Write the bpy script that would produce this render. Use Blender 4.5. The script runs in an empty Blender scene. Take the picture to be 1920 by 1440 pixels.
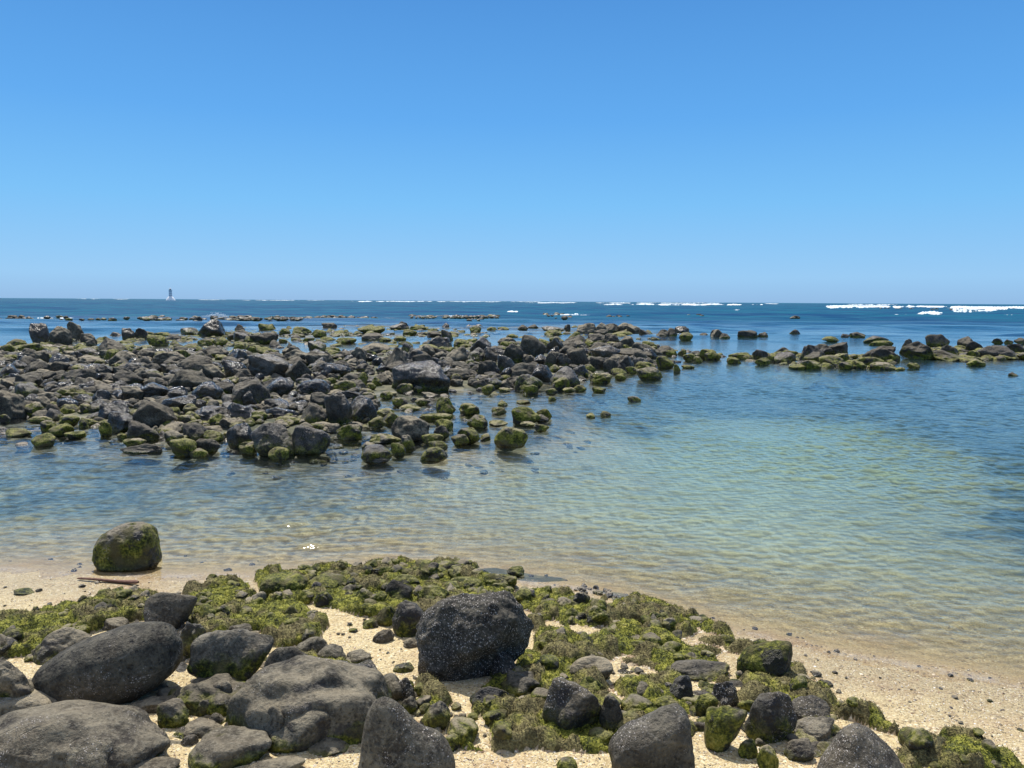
import bpy, math, random
import numpy as np
random.seed(7); RNG = np.random.default_rng(11)
S = bpy.context.scene
COL = S.collection
# ------------------------------------------------------------------ camera
CAM_H = 2.5; FPX = 1440.0; PITCH = math.atan(155.5/FPX); ROLL = math.radians(0.36)
cam_d = bpy.data.cameras.new('camera'); cam = bpy.data.objects.new('camera', cam_d); COL.objects.link(cam)
cam_d.sensor_width = 36; cam_d.lens = 27.0; cam_d.clip_end = 20000; cam_d.clip_start = 0.05
def rotx(a): c, s = math.cos(a), math.sin(a); return np.array([[1,0,0],[0,c,-s],[0,s,c]])
def rotz(a): c, s = math.cos(a), math.sin(a); return np.array([[c,-s,0],[s,c,0],[0,0,1]])
def roty(a): c, s = math.cos(a), math.sin(a); return np.array([[c,0,s],[0,1,0],[-s,0,c]])
CM = rotx(math.pi/2 - PITCH) @ rotz(ROLL)
import mathutils
cam.matrix_world = mathutils.Matrix.Translation((0,0,CAM_H)) @ mathutils.Matrix(CM.tolist()).to_4x4()
S.camera = cam
CP = np.array([0,0,CAM_H])
# ------------------------------------------------------------------ light
SUN_EL = math.radians(60); SUN_AZ = math.radians(-22)      # azimuth from +Y, negative = to the left
w = bpy.data.worlds.new('World'); S.world = w; w.use_nodes = True
nt = w.node_tree; nt.nodes.clear()
sky = nt.nodes.new('ShaderNodeTexSky'); sky.sky_type = 'NISHITA'; sky.sun_disc = False
sky.sun_elevation = SUN_EL; sky.sun_rotation = SUN_AZ; sky.altitude = 0
sky.air_density = 1.0; sky.dust_density = 0.2; sky.ozone_density = 4.0
gam = nt.nodes.new('ShaderNodeHueSaturation'); gam.inputs['Saturation'].default_value = 1.12; gam.inputs['Hue'].default_value = 0.505
tcs = nt.nodes.new('ShaderNodeTexCoord'); sxyz = nt.nodes.new('ShaderNodeSeparateXYZ'); nt.links.new(tcs.outputs['Generated'], sxyz.inputs[0])
srm = nt.nodes.new('ShaderNodeValToRGB'); nt.links.new(sxyz.outputs[2], srm.inputs[0])
for e_, (p_, c_) in zip([srm.color_ramp.elements[0], srm.color_ramp.elements[1]]+[srm.color_ramp.elements.new(.5) for _ in range(5)],
        [(0.0,(.235,.455,.77)),(1.0,(.010,.065,.24)),(.03,(.27,.545,.88)),(.12,(.175,.50,.90)),(.22,(.108,.385,.84)),(.37,(.068,.272,.68)),(.60,(.024,.14,.44))]):
    e_.position = p_; e_.color = (*c_, 1)
smx = nt.nodes.new('ShaderNodeMix'); smx.data_type = 'RGBA'; smx.inputs[0].default_value = .92
ssc = nt.nodes.new('ShaderNodeMix'); ssc.data_type = 'RGBA'; ssc.blend_type = 'MULTIPLY'; ssc.inputs[0].default_value = 1.0; ssc.inputs[7].default_value = (8.5, 8.4, 8.3, 1)
nt.links.new(srm.outputs[0], ssc.inputs[6]); nt.links.new(gam.outputs[0], smx.inputs[6]); nt.links.new(ssc.outputs[2], smx.inputs[7])
bg = nt.nodes.new('ShaderNodeBackground'); bg.inputs[1].default_value = 0.115
wo = nt.nodes.new('ShaderNodeOutputWorld')
nt.links.new(sky.outputs[0], gam.inputs['Color']); nt.links.new(smx.outputs[2], bg.inputs[0]); nt.links.new(bg.outputs[0], wo.inputs[0])
sd = bpy.data.lights.new('sun', 'SUN'); sd.energy = 5.0; sd.angle = math.radians(0.53); sd.color = (1.0, 0.955, 0.88)
sun = bpy.data.objects.new('sun', sd); COL.objects.link(sun)
sdir = mathutils.Vector((math.sin(SUN_AZ)*math.cos(SUN_EL), math.cos(SUN_AZ)*math.cos(SUN_EL), math.sin(SUN_EL)))
sun.rotation_euler = sdir.to_track_quat('Z', 'Y').to_euler(); sun.location = sdir*50
S.view_settings.view_transform = 'Standard'; S.view_settings.look = 'None'
S.view_settings.exposure = 0.12; S.view_settings.gamma = 1.0
S.render.engine = 'CYCLES'
S.cycles.transparent_max_bounces = 16; S.cycles.max_bounces = 6; S.cycles.diffuse_bounces = 2
# ------------------------------------------------------------------ projection helpers (photo pixels, 1920 x 1440)
def project(P):
    Q = (P - CP) @ CM
    return np.stack([960 + FPX*Q[...,0]/(-Q[...,2]), 720 - FPX*Q[...,1]/(-Q[...,2])], -1)
def ray(px, py):
    d = CM @ np.array([(px-960)/FPX, -(py-720)/FPX, -1.0]); return d/np.linalg.norm(d)
def hit(px, py, z=0.0):
    d = ray(px, py); t = (z-CAM_H)/d[2] if d[2] < -1e-5 else 9000.0
    return CP + d*min(t, 9000.0)
# ------------------------------------------------------------------ numpy noise
_P = RNG.permutation(256); _P = np.concatenate([_P,_P,_P]); _G = RNG.normal(size=(256,3)); _G /= np.linalg.norm(_G,axis=1)[:,None]
def perlin(p):
    p = np.asarray(p, float); i = np.floor(p).astype(int); f = p - i; i &= 255
    u = f*f*f*(f*(f*6-15)+10); out = 0
    for dx in (0,1):
        for dy in (0,1):
            for dz in (0,1):
                g = _G[_P[_P[_P[(i[...,0]+dx)&255]+((i[...,1]+dy)&255)]+((i[...,2]+dz)&255)]]
                d = f - np.array([dx,dy,dz])
                wt = (u[...,0] if dx else 1-u[...,0])*(u[...,1] if dy else 1-u[...,1])*(u[...,2] if dz else 1-u[...,2])
                out = out + wt*(g*d).sum(-1)
    return out
def fbm(p, n=3):
    a, o = 1.0, 0
    for k in range(n): o = o + a*perlin(p*2.0**k + 17.3*k); a *= .5
    return o
def n2(x, y, s, n=3, off=0.0):
    return fbm(np.stack([x*s, y*s, np.full_like(x, off+0.37)], -1), n)
def worley(x, y, cell, seed=0):
    gx, gy = x/cell, y/cell; ix, iy = np.floor(gx).astype(int), np.floor(gy).astype(int)
    best = np.full(x.shape, 9.0); sec = best.copy(); bid = np.zeros(x.shape)
    for dx in (-1,0,1):
        for dy in (-1,0,1):
            cx, cy = ix+dx, iy+dy
            h = _P[_P[(cx+seed)&255]+(cy&255)]; h2 = _P[_P[(cy+seed*3+7)&255]+(cx&255)]
            d = np.hypot(cx+0.1+0.8*h/255-gx, cy+0.1+0.8*h2/255-gy)
            m = d < best; sec = np.where(m, best, np.minimum(sec, d)); bid = np.where(m, h, bid); best = np.where(m, d, best)
    return best, sec, bid/255
def sstep(a, b, x):
    t = np.clip((x-a)/(b-a), 0, 1); return t*t*(3-2*t)
def poly_sd(x, y, poly):                       # signed distance, positive inside
    poly = np.asarray(poly, float)[:, :2]; d = np.full(x.shape, 1e18); ins = np.zeros(x.shape, bool); n = len(poly)
    for k in range(n):
        a, b = poly[k], poly[(k+1) % n]; e = b-a; wx, wy = x-a[0], y-a[1]
        t = np.clip((wx*e[0]+wy*e[1])/(e@e+1e-12), 0, 1)
        d = np.minimum(d, (wx-e[0]*t)**2+(wy-e[1]*t)**2)
        c = ((a[1] > y) != (b[1] > y)) & (x < (b[0]-a[0])*(y-a[1])/((b[1]-a[1]) + 1e-12)+a[0]); ins ^= c
    return np.where(ins, 1, -1)*np.sqrt(d)
# ------------------------------------------------------------------ terrain
SHORE = [(-900,1150),(-300,1088),(0,1072),(150,1082),(300,1086),(480,1082),(700,1070),(880,1078),(1000,1098),(1100,1112),(1200,1138),(1300,1168),(1400,1192),(1500,1214),(1600,1238),(1760,1268),(1920,1292),(2200,1340),(2600,1400)]
SH = np.array([hit(a,b)[:2] for a,b in SHORE])
BANK = np.array([hit(a,b)[:2] for a,b in [(-500,830),(0,835),(100,832),(178,822),(200,836),(330,852),(500,860),(640,872),(760,860),(850,842),(1000,826),(1030,770),(1120,725),(1250,690),(1300,680),(1380,668),(1330,655),(1240,640),(1240,618),(1080,606),(900,612),(700,606),(450,612),(200,630),(0,650),(-500,660)]])
RIDGE = np.array([hit(a,b)[:2] for a,b in [(-500,780),(0,770),(200,800),(330,822),(560,830),(690,800),(720,740),(880,735),(1060,720),(1180,690),(1240,676),(1230,650),(1100,640),(900,650),(700,665),(300,660),(0,668),(-500,670)]])
REEFS = [np.array([hit(a,b)[:2] for a,b in q]) for q in (
  [(1360,672),(1440,682),(1540,692),(1680,692),(1700,680),(1680,668),(1540,662),(1400,664)],
  [(1690,668),(1820,680),(1960,674),(2300,670),(2300,652),(1700,655)])]
PALE = np.array([hit(a,b)[:2] for a,b in [(1000,930),(1140,830),(1200,775),(1330,750),(1560,752),(1700,790),(1780,850),(1800,950),(1900,1100),(2300,1400),(1300,1160),(900,1060)]])
def terrain(x, y):
    x = np.asarray(x, float); y = np.asarray(y, float)
    ys = np.interp(x, SH[:,0], SH[:,1])
    s = (ys - y)*0.87 + 0.05*n2(x, y, 1.1, 2)
    land = 0.42*(1-np.exp(-np.maximum(s,0)*0.13))+0.25*sstep(6,30,s)
    t = np.maximum(-s, 0)
    sea = -0.64*(1-np.exp(-t/3.6))*sstep(-0.05,0.4,t) - 0.02*t*np.exp(-t)
    sea = sea - 0.16*sstep(0,1,n2(x,y,.35,2,4.)*1.5)*sstep(2,6,t)
    sea = sea - 5.0*sstep(40, 130, y)
    far = (y > 9)
    z = np.where(s > 0, land, sea)
    if far.any():
        xf, yf, zf = x[far], y[far], z[far]
        b = sstep(-2.8, 0.5, poly_sd(xf, yf, BANK)+.7*n2(xf, yf, .6, 2, 7.)); nz = 0.08*n2(xf, yf, .9, 3)
        r = sstep(-0.5, 1.0, poly_sd(xf, yf, RIDGE))
        zf = zf*(1-b) + b*(-0.09+nz*.8); zf = zf*(1-r) + r*(0.10+nz)
        for q in REEFS:
            k = sstep(-1.0, 0.8, poly_sd(xf, yf, q)); zf = zf*(1-k)+k*(-0.05+nz)
        z[far] = zf
    return z
def tz(x, y): return float(terrain(np.array([x]), np.array([y]))[0])
def ground(px, py):
    z = 0.0
    for _ in range(6):
        p = hit(px, py, z); z = max(tz(p[0], p[1]), 0.0)
    return hit(px, py, z)
def graded(fine, a, b, growth, lo, hi):
    v = list(np.arange(a, b+1e-9, fine)); s = fine
    while v[-1] < hi: s *= growth; v.append(v[-1]+s)
    s = fine; u = [a]
    while u[-1] > lo: s *= growth; u.append(u[-1]-s)
    return np.array(u[:0:-1]+v)
# ------------------------------------------------------------------ mesh helper
def mesh_from(name, V, F, mat, attrs=None, smooth=True):
    """V (n,3), F (m,3|4) int arrays"""
    me = bpy.data.meshes.new(name); V = np.ascontiguousarray(V, np.float32); F = np.ascontiguousarray(F, np.int32)
    n = F.shape[1]
    me.vertices.add(len(V)); me.vertices.foreach_set('co', V.ravel())
    me.loops.add(F.size); me.loops.foreach_set('vertex_index', F.ravel())
    me.polygons.add(len(F)); me.polygons.foreach_set('loop_start', np.arange(0, F.size, n, dtype=np.int32))
    me.polygons.foreach_set('loop_total', np.full(len(F), n, np.int32))
    me.polygons.foreach_set('use_smooth', np.full(len(F), smooth, bool))
    me.update(calc_edges=True)
    for k, a in (attrs or {}).items():
        a = np.ascontiguousarray(a, np.float32)
        if a.ndim == 1: at = me.attributes.new(k, 'FLOAT', 'POINT'); at.data.foreach_set('value', a)
        else: at = me.attributes.new(k, 'FLOAT_COLOR', 'POINT'); at.data.foreach_set('color', a.ravel())
    me.materials.append(mat); return me
def link(name, me, parent=None, **props):
    o = bpy.data.objects.new(name, me); COL.objects.link(o)
    if parent: o.parent = parent
    for k, v in props.items(): o[k] = v
    return o
def grid_faces(nx, ny):
    i = np.arange(nx*ny).reshape(ny, nx)
    return np.stack([i[:-1,:-1], i[:-1,1:], i[1:,1:], i[1:,:-1]], -1).reshape(-1, 4)
def icosphere(sub):
    t = (1+5**.5)/2
    V = np.array([(-1,t,0),(1,t,0),(-1,-t,0),(1,-t,0),(0,-1,t),(0,1,t),(0,-1,-t),(0,1,-t),(t,0,-1),(t,0,1),(-t,0,-1),(-t,0,1)], float)
    F = np.array([(0,11,5),(0,5,1),(0,1,7),(0,7,10),(0,10,11),(1,5,9),(5,11,4),(11,10,2),(10,7,6),(7,1,8),(3,9,4),(3,4,2),(3,2,6),(3,6,8),(3,8,9),(4,9,5),(2,4,11),(6,2,10),(8,6,7),(9,8,1)])
    V /= np.linalg.norm(V, axis=1)[:,None]
    for _ in range(sub):
        E = np.sort(np.concatenate([F[:,[0,1]],F[:,[1,2]],F[:,[2,0]]]), 1); U, inv = np.unique(E, axis=0, return_inverse=True); inv = inv.ravel()
        M = V[U[:,0]]+V[U[:,1]]; M /= np.linalg.norm(M, axis=1)[:,None]; n = len(V); m = len(F)
        a, b, c = inv[:m]+n, inv[m:2*m]+n, inv[2*m:]+n; V = np.concatenate([V, M])
        F = np.concatenate([np.stack([F[:,0],a,c],1),np.stack([F[:,1],b,a],1),np.stack([F[:,2],c,b],1),np.stack([a,b,c],1)])
    return V, F
ICO = {k: icosphere(k) for k in range(1, 7)}
# ------------------------------------------------------------------ node helper
class NB:
    def __init__(s, name):
        s.m = bpy.data.materials.new(name); s.m.use_nodes = True; s.t = s.m.node_tree; s.t.nodes.clear()
        s.out = s.t.nodes.new('ShaderNodeOutputMaterial')
    def n(s, typ, ins=None, **kw):
        nd = s.t.nodes.new('ShaderNode'+typ)
        for k, v in kw.items(): setattr(nd, k, v)
        for k, v in (ins or {}).items():
            sock = nd.inputs[k]
            if hasattr(v, 'is_output'): s.t.links.new(v, sock)
            else: sock.default_value = v
        return nd
    def math(s, op, a, b=0.0, c=None, clamp=False):
        ins = {0: a, 1: b}
        if c is not None: ins[2] = c
        return s.n('Math', ins, operation=op, use_clamp=clamp).outputs[0]
    def mul(s, a, b): return s.math('MULTIPLY', a, b)
    def add(s, a, b): return s.math('ADD', a, b)
    def ss(s, x, a, b, o0=0.0, o1=1.0):
        return s.n('MapRange', {'Value': x, 'From Min': a, 'From Max': b, 'To Min': o0, 'To Max': o1}, interpolation_type='SMOOTHSTEP').outputs[0]
    def mix(s, f, a, b, mode='MIX'):
        nd = s.t.nodes.new('ShaderNodeMix'); nd.data_type = 'RGBA'; nd.blend_type = mode
        for i, v in ((0, f), (6, a), (7, b)):
            if hasattr(v, 'is_output'): s.t.links.new(v, nd.inputs[i])
            else: nd.inputs[i].default_value = v if i == 0 or len(v) == 4 else (*v, 1)
        return nd.outputs[2]
    def noise(s, vec, scale, detail=4.0, rough=0.55, dist=0.0):
        return s.n('TexNoise', {'Vector': vec, 'Scale': scale, 'Detail': detail, 'Roughness': rough, 'Distortion': dist}).outputs['Fac']
    def vor(s, vec, scale, feature='F1', rnd=1.0):
        return s.n('TexVoronoi', {'Vector': vec, 'Scale': scale, 'Randomness': rnd}, feature=feature)
    def ramp(s, f, stops, interp='LINEAR'):
        nd = s.n('ValToRGB', {0: f}); cr = nd.color_ramp; cr.interpolation = interp
        while len(cr.elements) < len(stops): cr.elements.new(0.5)
        for e, (p, c) in zip(cr.elements, stops): e.position = p; e.color = (*c, 1)
        return nd.outputs[0]
    def bump(s, h, strength, dist, normal=None):
        ins = {'Height': h, 'Strength': strength, 'Distance': dist}
        if normal: ins['Normal'] = normal
        return s.n('Bump', ins).outputs[0]
    def done(s, shader): s.t.links.new(shader, s.out.inputs[0]); return s.m
# ------------------------------------------------------------------ material: rock (moss, wet, tan, barnacle from the mesh)
def rock_material():
    b = NB('basalt_rock')
    geo = b.n('NewGeometry'); obj = b.n('TexCoord').outputs['Object']
    A = b.n('Attribute', attribute_name='prm'); B = b.n('Attribute', attribute_name='prm2')
    sa = b.n('SeparateColor', {0: A.outputs['Color']}); sb = b.n('SeparateColor', {0: B.outputs['Color']})
    moss, wet, tan = sa.outputs; barn = A.outputs['Alpha']; hn, rnd, pore = sb.outputs; tone = B.outputs['Alpha']
    off = b.n('CombineXYZ', {0: b.mul(rnd, 91.0), 1: b.mul(rnd, 37.0), 2: b.mul(rnd, 53.0)}).outputs[0]
    P = b.n('VectorMath', {0: obj, 1: off}, operation='ADD').outputs[0]
    n_lo = b.noise(P, 2.6, 3, .6); n_mid = b.noise(P, 9.0, 5, .62); n_hi = b.noise(P, 48.0, 4, .7); n_vh = b.noise(P, 170.0, 2, .6)
    nz = b.n('SeparateXYZ', {0: geo.outputs['Normal']}).outputs[2]; pz = b.n('SeparateXYZ', {0: geo.outputs['Position']}).outputs[2]
    up = b.ss(nz, 0.15, 0.9)
    base = b.ramp(b.add(b.mul(n_mid, .6), b.mul(n_lo, .4)), [(0.36,(.018,.016,.014)),(0.46,(.050,.047,.038)),(0.56,(.112,.104,.080)),(0.68,(.23,.21,.155))])
    base = b.mix(b.mul(rnd, .45), base, (.085,.072,.058))
    base = b.mix(b.ss(n_hi, .50, .64), base, b.mix(.45, base, (.22,.205,.17)))
    base = b.mix(b.mul(b.ss(n_hi, .46, .36), .8), base, (.016,.015,.014))
    base = b.n('VectorMath', {0: base, 1: b.n('CombineXYZ', {0: b.mul(tone, 1.03), 1: tone, 2: b.mul(tone, .93)}).outputs[0]}, operation='MULTIPLY').outputs[0]
    # sun dried lichen / silt on the upper faces
    tf = b.mul(b.mul(tan, up), b.ss(b.add(n_mid, b.mul(n_lo, .5)), .55, .82))
    base = b.mix(tf, base, b.mix(n_hi, (.17,.14,.095), (.42,.36,.25)))
    crack = b.ss(b.vor(b.n('VectorMath', {0: P, 1: b.n('TexNoise', {'Vector': P, 'Scale': 3.0}).outputs['Color']}, operation='ADD').outputs[0], 1.7, 'DISTANCE_TO_EDGE').outputs['Distance'], 0.0, .035)
    vein = b.mul(b.ss(crack, .55, .1), b.mul(b.ss(n_lo, .54, .66), .28))
    base = b.mix(vein, base, (.40,.36,.29))
    base = b.mix(b.mul(b.ss(b.noise(P, 1.7, 3, .6), .5, .62), .45), base, b.mix(.5, base, (.17,.135,.085)))
    # algae, thickest low on the stone
    lev = b.add(hn, b.add(b.mul(b.add(n_mid, -.5), 1.3), b.mul(b.add(n_lo, -.5), 1.1)))
    mf = b.ss(b.math('SUBTRACT', b.mul(moss, 1.45), lev), .10, .42)
    mf = b.mul(mf, b.ss(moss, 0.03, .12))
    mcol = b.ramp(b.add(b.mul(n_hi, .55), b.mul(n_mid, .45)), [(.37,(.014,.018,.003)),(.46,(.060,.072,.008)),(.53,(.200,.206,.022)),(.63,(.45,.41,.09))])
    mcol = b.mix(b.ss(b.noise(P, 5.0, 2), .46, .66), mcol, b.mix(n_hi, (.05,.045,.015), (.20,.17,.07)))
    straw = b.mix(n_hi, (.22,.20,.085), (.50,.44,.25))
    mcol = b.mix(b.mul(b.mul(tan, b.ss(nz, .45, .95)), b.ss(n_mid, .36, .58)), mcol, straw)
    col = b.mix(mf, base, mcol)
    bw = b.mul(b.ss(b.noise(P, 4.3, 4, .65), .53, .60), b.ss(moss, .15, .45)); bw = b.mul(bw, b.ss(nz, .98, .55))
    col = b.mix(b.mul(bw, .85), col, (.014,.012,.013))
    # barnacles: small white shells in crowded patches
    v = b.vor(P, 80.0); v2 = b.vor(P, 190.0)
    bmask = b.ss(b.add(b.add(b.mul(b.noise(P, 3.6, 2, .5), 1.5), b.mul(b.noise(P, 17.0, 3, .6), .8)), b.mul(barn, .55)), 1.36, 1.60)
    bf = b.mul(b.mul(b.math('MAXIMUM', b.ss(v.outputs['Distance'], .36, .22), b.mul(b.ss(v2.outputs['Distance'], .34, .2), .8)), bmask), b.ss(barn, .02, .15))
    pick = b.n('SeparateColor', {0: v.outputs['Color']}).outputs[0]
    bf = b.mul(bf, b.ss(pick, .25, .5))
    col = b.mix(b.math('MINIMUM', bf, 1.0), col, b.mix(pick, (.34,.27,.24), (.66,.61,.54)))
    # wet skin and the tide line
    wm = b.mul(wet, b.ss(b.add(n_lo, b.mul(n_mid, .4)), .52, .74))
    tide = b.ss(b.add(pz, b.mul(b.add(n_mid, -.5), .12)), .07, .0)
    wm = b.math('MAXIMUM', b.math('MAXIMUM', wm, b.mul(tide, .85)), b.mul(bw, .6))
    col = b.mix(b.mul(wm, .55), col, b.mix(1.0, col, (.40,.33,.35), 'MULTIPLY'))
    rough = b.mix(wm, (.86,.86,.86), (.15,.15,.15)); rough = b.n('SeparateColor', {0: rough}).outputs[0]
    # relief
    pv = b.vor(P, 26.0); pit = b.mul(b.ss(pv.outputs['Distance'], .30, .10), b.mul(pore, b.ss(b.n('SeparateColor', {0: pv.outputs['Color']}).outputs[1], .45, .6)))
    col = b.mix(b.mul(pit, .6), col, (.02,.02,.02))
    h = b.add(b.mul(n_mid, .042), b.add(b.mul(n_hi, .016), b.mul(n_vh, .004)))
    h = b.add(h, b.mul(mf, b.add(b.mul(n_hi, .022), b.mul(n_vh, .010))))
    h = b.add(h, b.mul(bf, .006)); h = b.math('SUBTRACT', h, b.mul(pit, .012)); h = b.add(h, b.mul(b.math('MAXIMUM', crack, b.ss(n_lo, .40, .50)), .006))
    h = b.add(h, b.mul(b.mul(wm, b.noise(P, 14.0, 3, .6)), .022))
    bp = b.bump(h, 0.9, 1.0)
    pr = b.n('BsdfPrincipled', {'Base Color': col, 'Roughness': rough, 'Normal': bp, 'IOR': 1.42, 'Specular IOR Level': b.add(.4, b.mul(wm, .4))})
    return b.done(pr.outputs[0])
ROCK = rock_material()
# ------------------------------------------------------------------ material: shell sand and sea bed
def sand_material():
    b = NB('shell_sand'); P = b.n('NewGeometry').outputs['Position']
    dark = b.n('Attribute', attribute_name='weed').outputs['Fac']; palef = b.n('Attribute', attribute_name='fine').outputs['Fac']; pz = b.n('SeparateXYZ', {0: P}).outputs[2]
    v1 = b.vor(P, 62.0); v2 = b.vor(P, 150.0); c1 = b.n('SeparateColor', {0: v1.outputs['Color']}); c2 = b.n('SeparateColor', {0: v2.outputs['Color']})
    big = b.noise(P, 1.3, 4, .6); mid = b.noise(P, 7.0, 4, .6)
    g1 = b.ramp(c1.outputs[0], [(0,(.13,.085,.05)),(.07,(.34,.22,.13)),(.22,(.52,.38,.23)),(.5,(.66,.51,.33)),(.8,(.74,.61,.42)),(.93,(.86,.80,.68))], 'CONSTANT')
    g2 = b.ramp(c2.outputs[0], [(0,(.20,.13,.08)),(.12,(.45,.32,.19)),(.4,(.63,.49,.31)),(.75,(.76,.64,.45)),(.94,(.85,.79,.68))], 'CONSTANT')
    col = b.mix(b.ss(mid, .4, .6), g1, g2); col = b.mix(.28, col, (.57,.50,.33)); col = b.mix(1.0, col, (.885,.885,.76), 'MULTIPLY')
    col = b.mix(b.mul(b.ss(big, .5, .72), .5), col, (.42,.28,.16))
    chips = b.mul(b.ss(b.vor(P, 34.0).outputs['Distance'], .20, .12), b.ss(b.n('SeparateColor', {0: b.vor(P, 34.0).outputs['Color']}).outputs[0], .72, .75))
    col = b.mix(chips, col, b.mix(c2.outputs[1], (.10,.08,.07), (.90,.87,.80)))
    wetf = b.ss(b.add(pz, b.mul(b.add(mid, -.5), .03)), .055, .01)
    col = b.mix(wetf, col, b.mix(1.0, col, (.72,.69,.64), 'MULTIPLY'))
    col = b.mix(b.mul(palef, .4), col, b.mix(mid, (.66,.60,.44), (.82,.76,.60)))
    # weed and rubble on the bed
    vw = b.vor(P, 2.6); wn = b.add(dark, b.mul(b.add(b.noise(P, .9, 4, .65), -.5), 1.3))
    wf = b.mul(b.ss(wn, .35, .68), b.ss(dark, .02, .2))
    wcol = b.ramp(b.add(b.mul(b.n('SeparateColor', {0: vw.outputs['Color']}).outputs[0], .5), b.mul(mid, .5)), [(.2,(.03,.04,.025)),(.5,(.10,.10,.06)),(.75,(.20,.18,.11)),(.9,(.34,.29,.19))])
    col = b.mix(wf, col, wcol)
    h = b.add(b.mul(v1.outputs['Distance'], -.006), b.add(b.mul(v2.outputs['Distance'], -.0025), b.mul(mid, .03)))
    h = b.add(h, b.mul(b.noise(P, 22.0, 3), .012))
    rough = b.n('SeparateColor', {0: b.mix(wetf, (.92,.92,.92), (.38,.38,.38))}).outputs[0]
    pr = b.n('BsdfPrincipled', {'Base Color': col, 'Roughness': rough, 'Normal': b.bump(h, .8, 1.0), 'Specular IOR Level': .35})
    return b.done(pr.outputs[0])
SAND = sand_material()
# ------------------------------------------------------------------ material: sea water
def water_material():
    b = NB('sea_water'); P = b.n('NewGeometry').outputs['Position']
    D = b.n('Attribute', attribute_name='depth').outputs['Fac']; far = b.n('Attribute', attribute_name='far').outputs['Fac']
    def stretch(ang, sx, sy):
        return b.n('Mapping', {'Vector': P, 'Rotation': (0,0,math.radians(ang)), 'Scale': (sx,sy,1)}).outputs[0]
    wob = b.n('TexNoise', {'Vector': P, 'Scale': 2.2, 'Detail': 3.0}).outputs['Color']
    r1 = b.noise(stretch(12, .55, 1.0), 5.0, 3, .5, .6); r2 = b.noise(stretch(-16, .7, 1.0), 12.0, 2, .5, .4); r3 = b.noise(P, 26.0, 2, .5)
    sw = b.noise(stretch(6, .35, 1.0), 1.3, 3, .55); big = b.noise(stretch(4, .3, 1.0), .16, 3, .5)
    shal = b.ss(D, .0, .16)
    h = b.add(b.mul(r1, .010), b.add(b.mul(r2, .010), b.mul(r3, .0035))); h = b.mul(h, b.add(b.mul(shal, .8), .2))
    h = b.add(h, b.mul(b.mul(sw, .006), shal))
    h = b.add(h, b.mul(b.mul(b.add(sw, b.mul(big, 4.0)), .13), far))
    bp = b.bump(h, 1.0, 1.0)
    fr = b.n('Fresnel', {'IOR': 1.333, 'Normal': bp}).outputs[0]
    # caustic light painted into the see-through tint: brighter on crests, darker in troughs
    foc = b.n('Attribute', attribute_name='caustic').outputs['Fac']
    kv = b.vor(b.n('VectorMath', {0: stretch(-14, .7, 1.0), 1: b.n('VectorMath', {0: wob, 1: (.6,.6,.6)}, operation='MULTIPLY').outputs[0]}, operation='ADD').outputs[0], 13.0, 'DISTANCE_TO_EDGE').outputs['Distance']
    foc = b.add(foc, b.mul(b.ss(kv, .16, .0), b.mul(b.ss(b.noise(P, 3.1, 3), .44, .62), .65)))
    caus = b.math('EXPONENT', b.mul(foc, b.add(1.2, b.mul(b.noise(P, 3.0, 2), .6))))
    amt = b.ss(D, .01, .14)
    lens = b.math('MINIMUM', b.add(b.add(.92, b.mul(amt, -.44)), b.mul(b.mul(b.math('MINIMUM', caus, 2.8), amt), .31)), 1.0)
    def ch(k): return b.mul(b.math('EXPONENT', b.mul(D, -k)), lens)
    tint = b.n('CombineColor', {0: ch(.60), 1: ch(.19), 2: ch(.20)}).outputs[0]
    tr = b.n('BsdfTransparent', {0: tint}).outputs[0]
    teal = b.ss(b.noise(stretch(2, .25, 1.0), .035, 4, .6), .42, .62)
    strk = b.noise(stretch(1, .12, 1.0), .33, 4, .62)
    bodyc = b.mix(b.math('MINIMUM', b.add(b.mul(teal, .6), b.ss(strk, .42, .64)), 1.0), (.002,.050,.150), (.006,.125,.205))
    bodyc = b.mix(b.ss(D, 1.6, .5), bodyc, (.085,.21,.26))
    body = b.n('BsdfDiffuse', {0: bodyc}).outputs[0]
    cl = b.math('SUBTRACT', 1.0, b.math('EXPONENT', b.mul(b.math('MAXIMUM', b.add(D, -.06), 0.0), -.20)))
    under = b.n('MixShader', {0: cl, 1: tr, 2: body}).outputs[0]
    gl = b.n('BsdfGlossy', {0: (1,1,1,1), 'Roughness': b.add(.085, b.mul(far, .12)), 'Normal': bp}).outputs[0]
    lap = b.mul(b.mul(b.ss(D, .011, .002), b.ss(D, .0, .001)), b.ss(b.add(b.noise(P, 3.0, 3, .6), b.mul(b.noise(P, 30.0, 2), .5)), .66, .86))
    under = b.n('MixShader', {0: b.mul(lap, .12), 1: under, 2: b.n('BsdfDiffuse', {0: (.8,.8,.78,1)}).outputs[0]}).outputs[0]
    frl = b.math('MINIMUM', fr, b.add(1.0, b.mul(far, -.86)))
    return b.done(b.n('MixShader', {0: frl, 1: under, 2: gl}).outputs[0])
WATER = water_material()
def simple(name, col, rough=.8, bump=0.0, scale=20.0, var=.25):
    b = NB(name); P = b.n('TexCoord').outputs['Object']; n = b.noise(P, scale, 4, .6)
    c = b.mix(n, tuple(x*(1-var) for x in col), tuple(min(1, x*(1+var)) for x in col))
    ins = {'Base Color': c, 'Roughness': rough}
    if bump: ins['Normal'] = b.bump(n, 1.0, bump)
    return b.done(b.n('BsdfPrincipled', ins).outputs[0])
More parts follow.
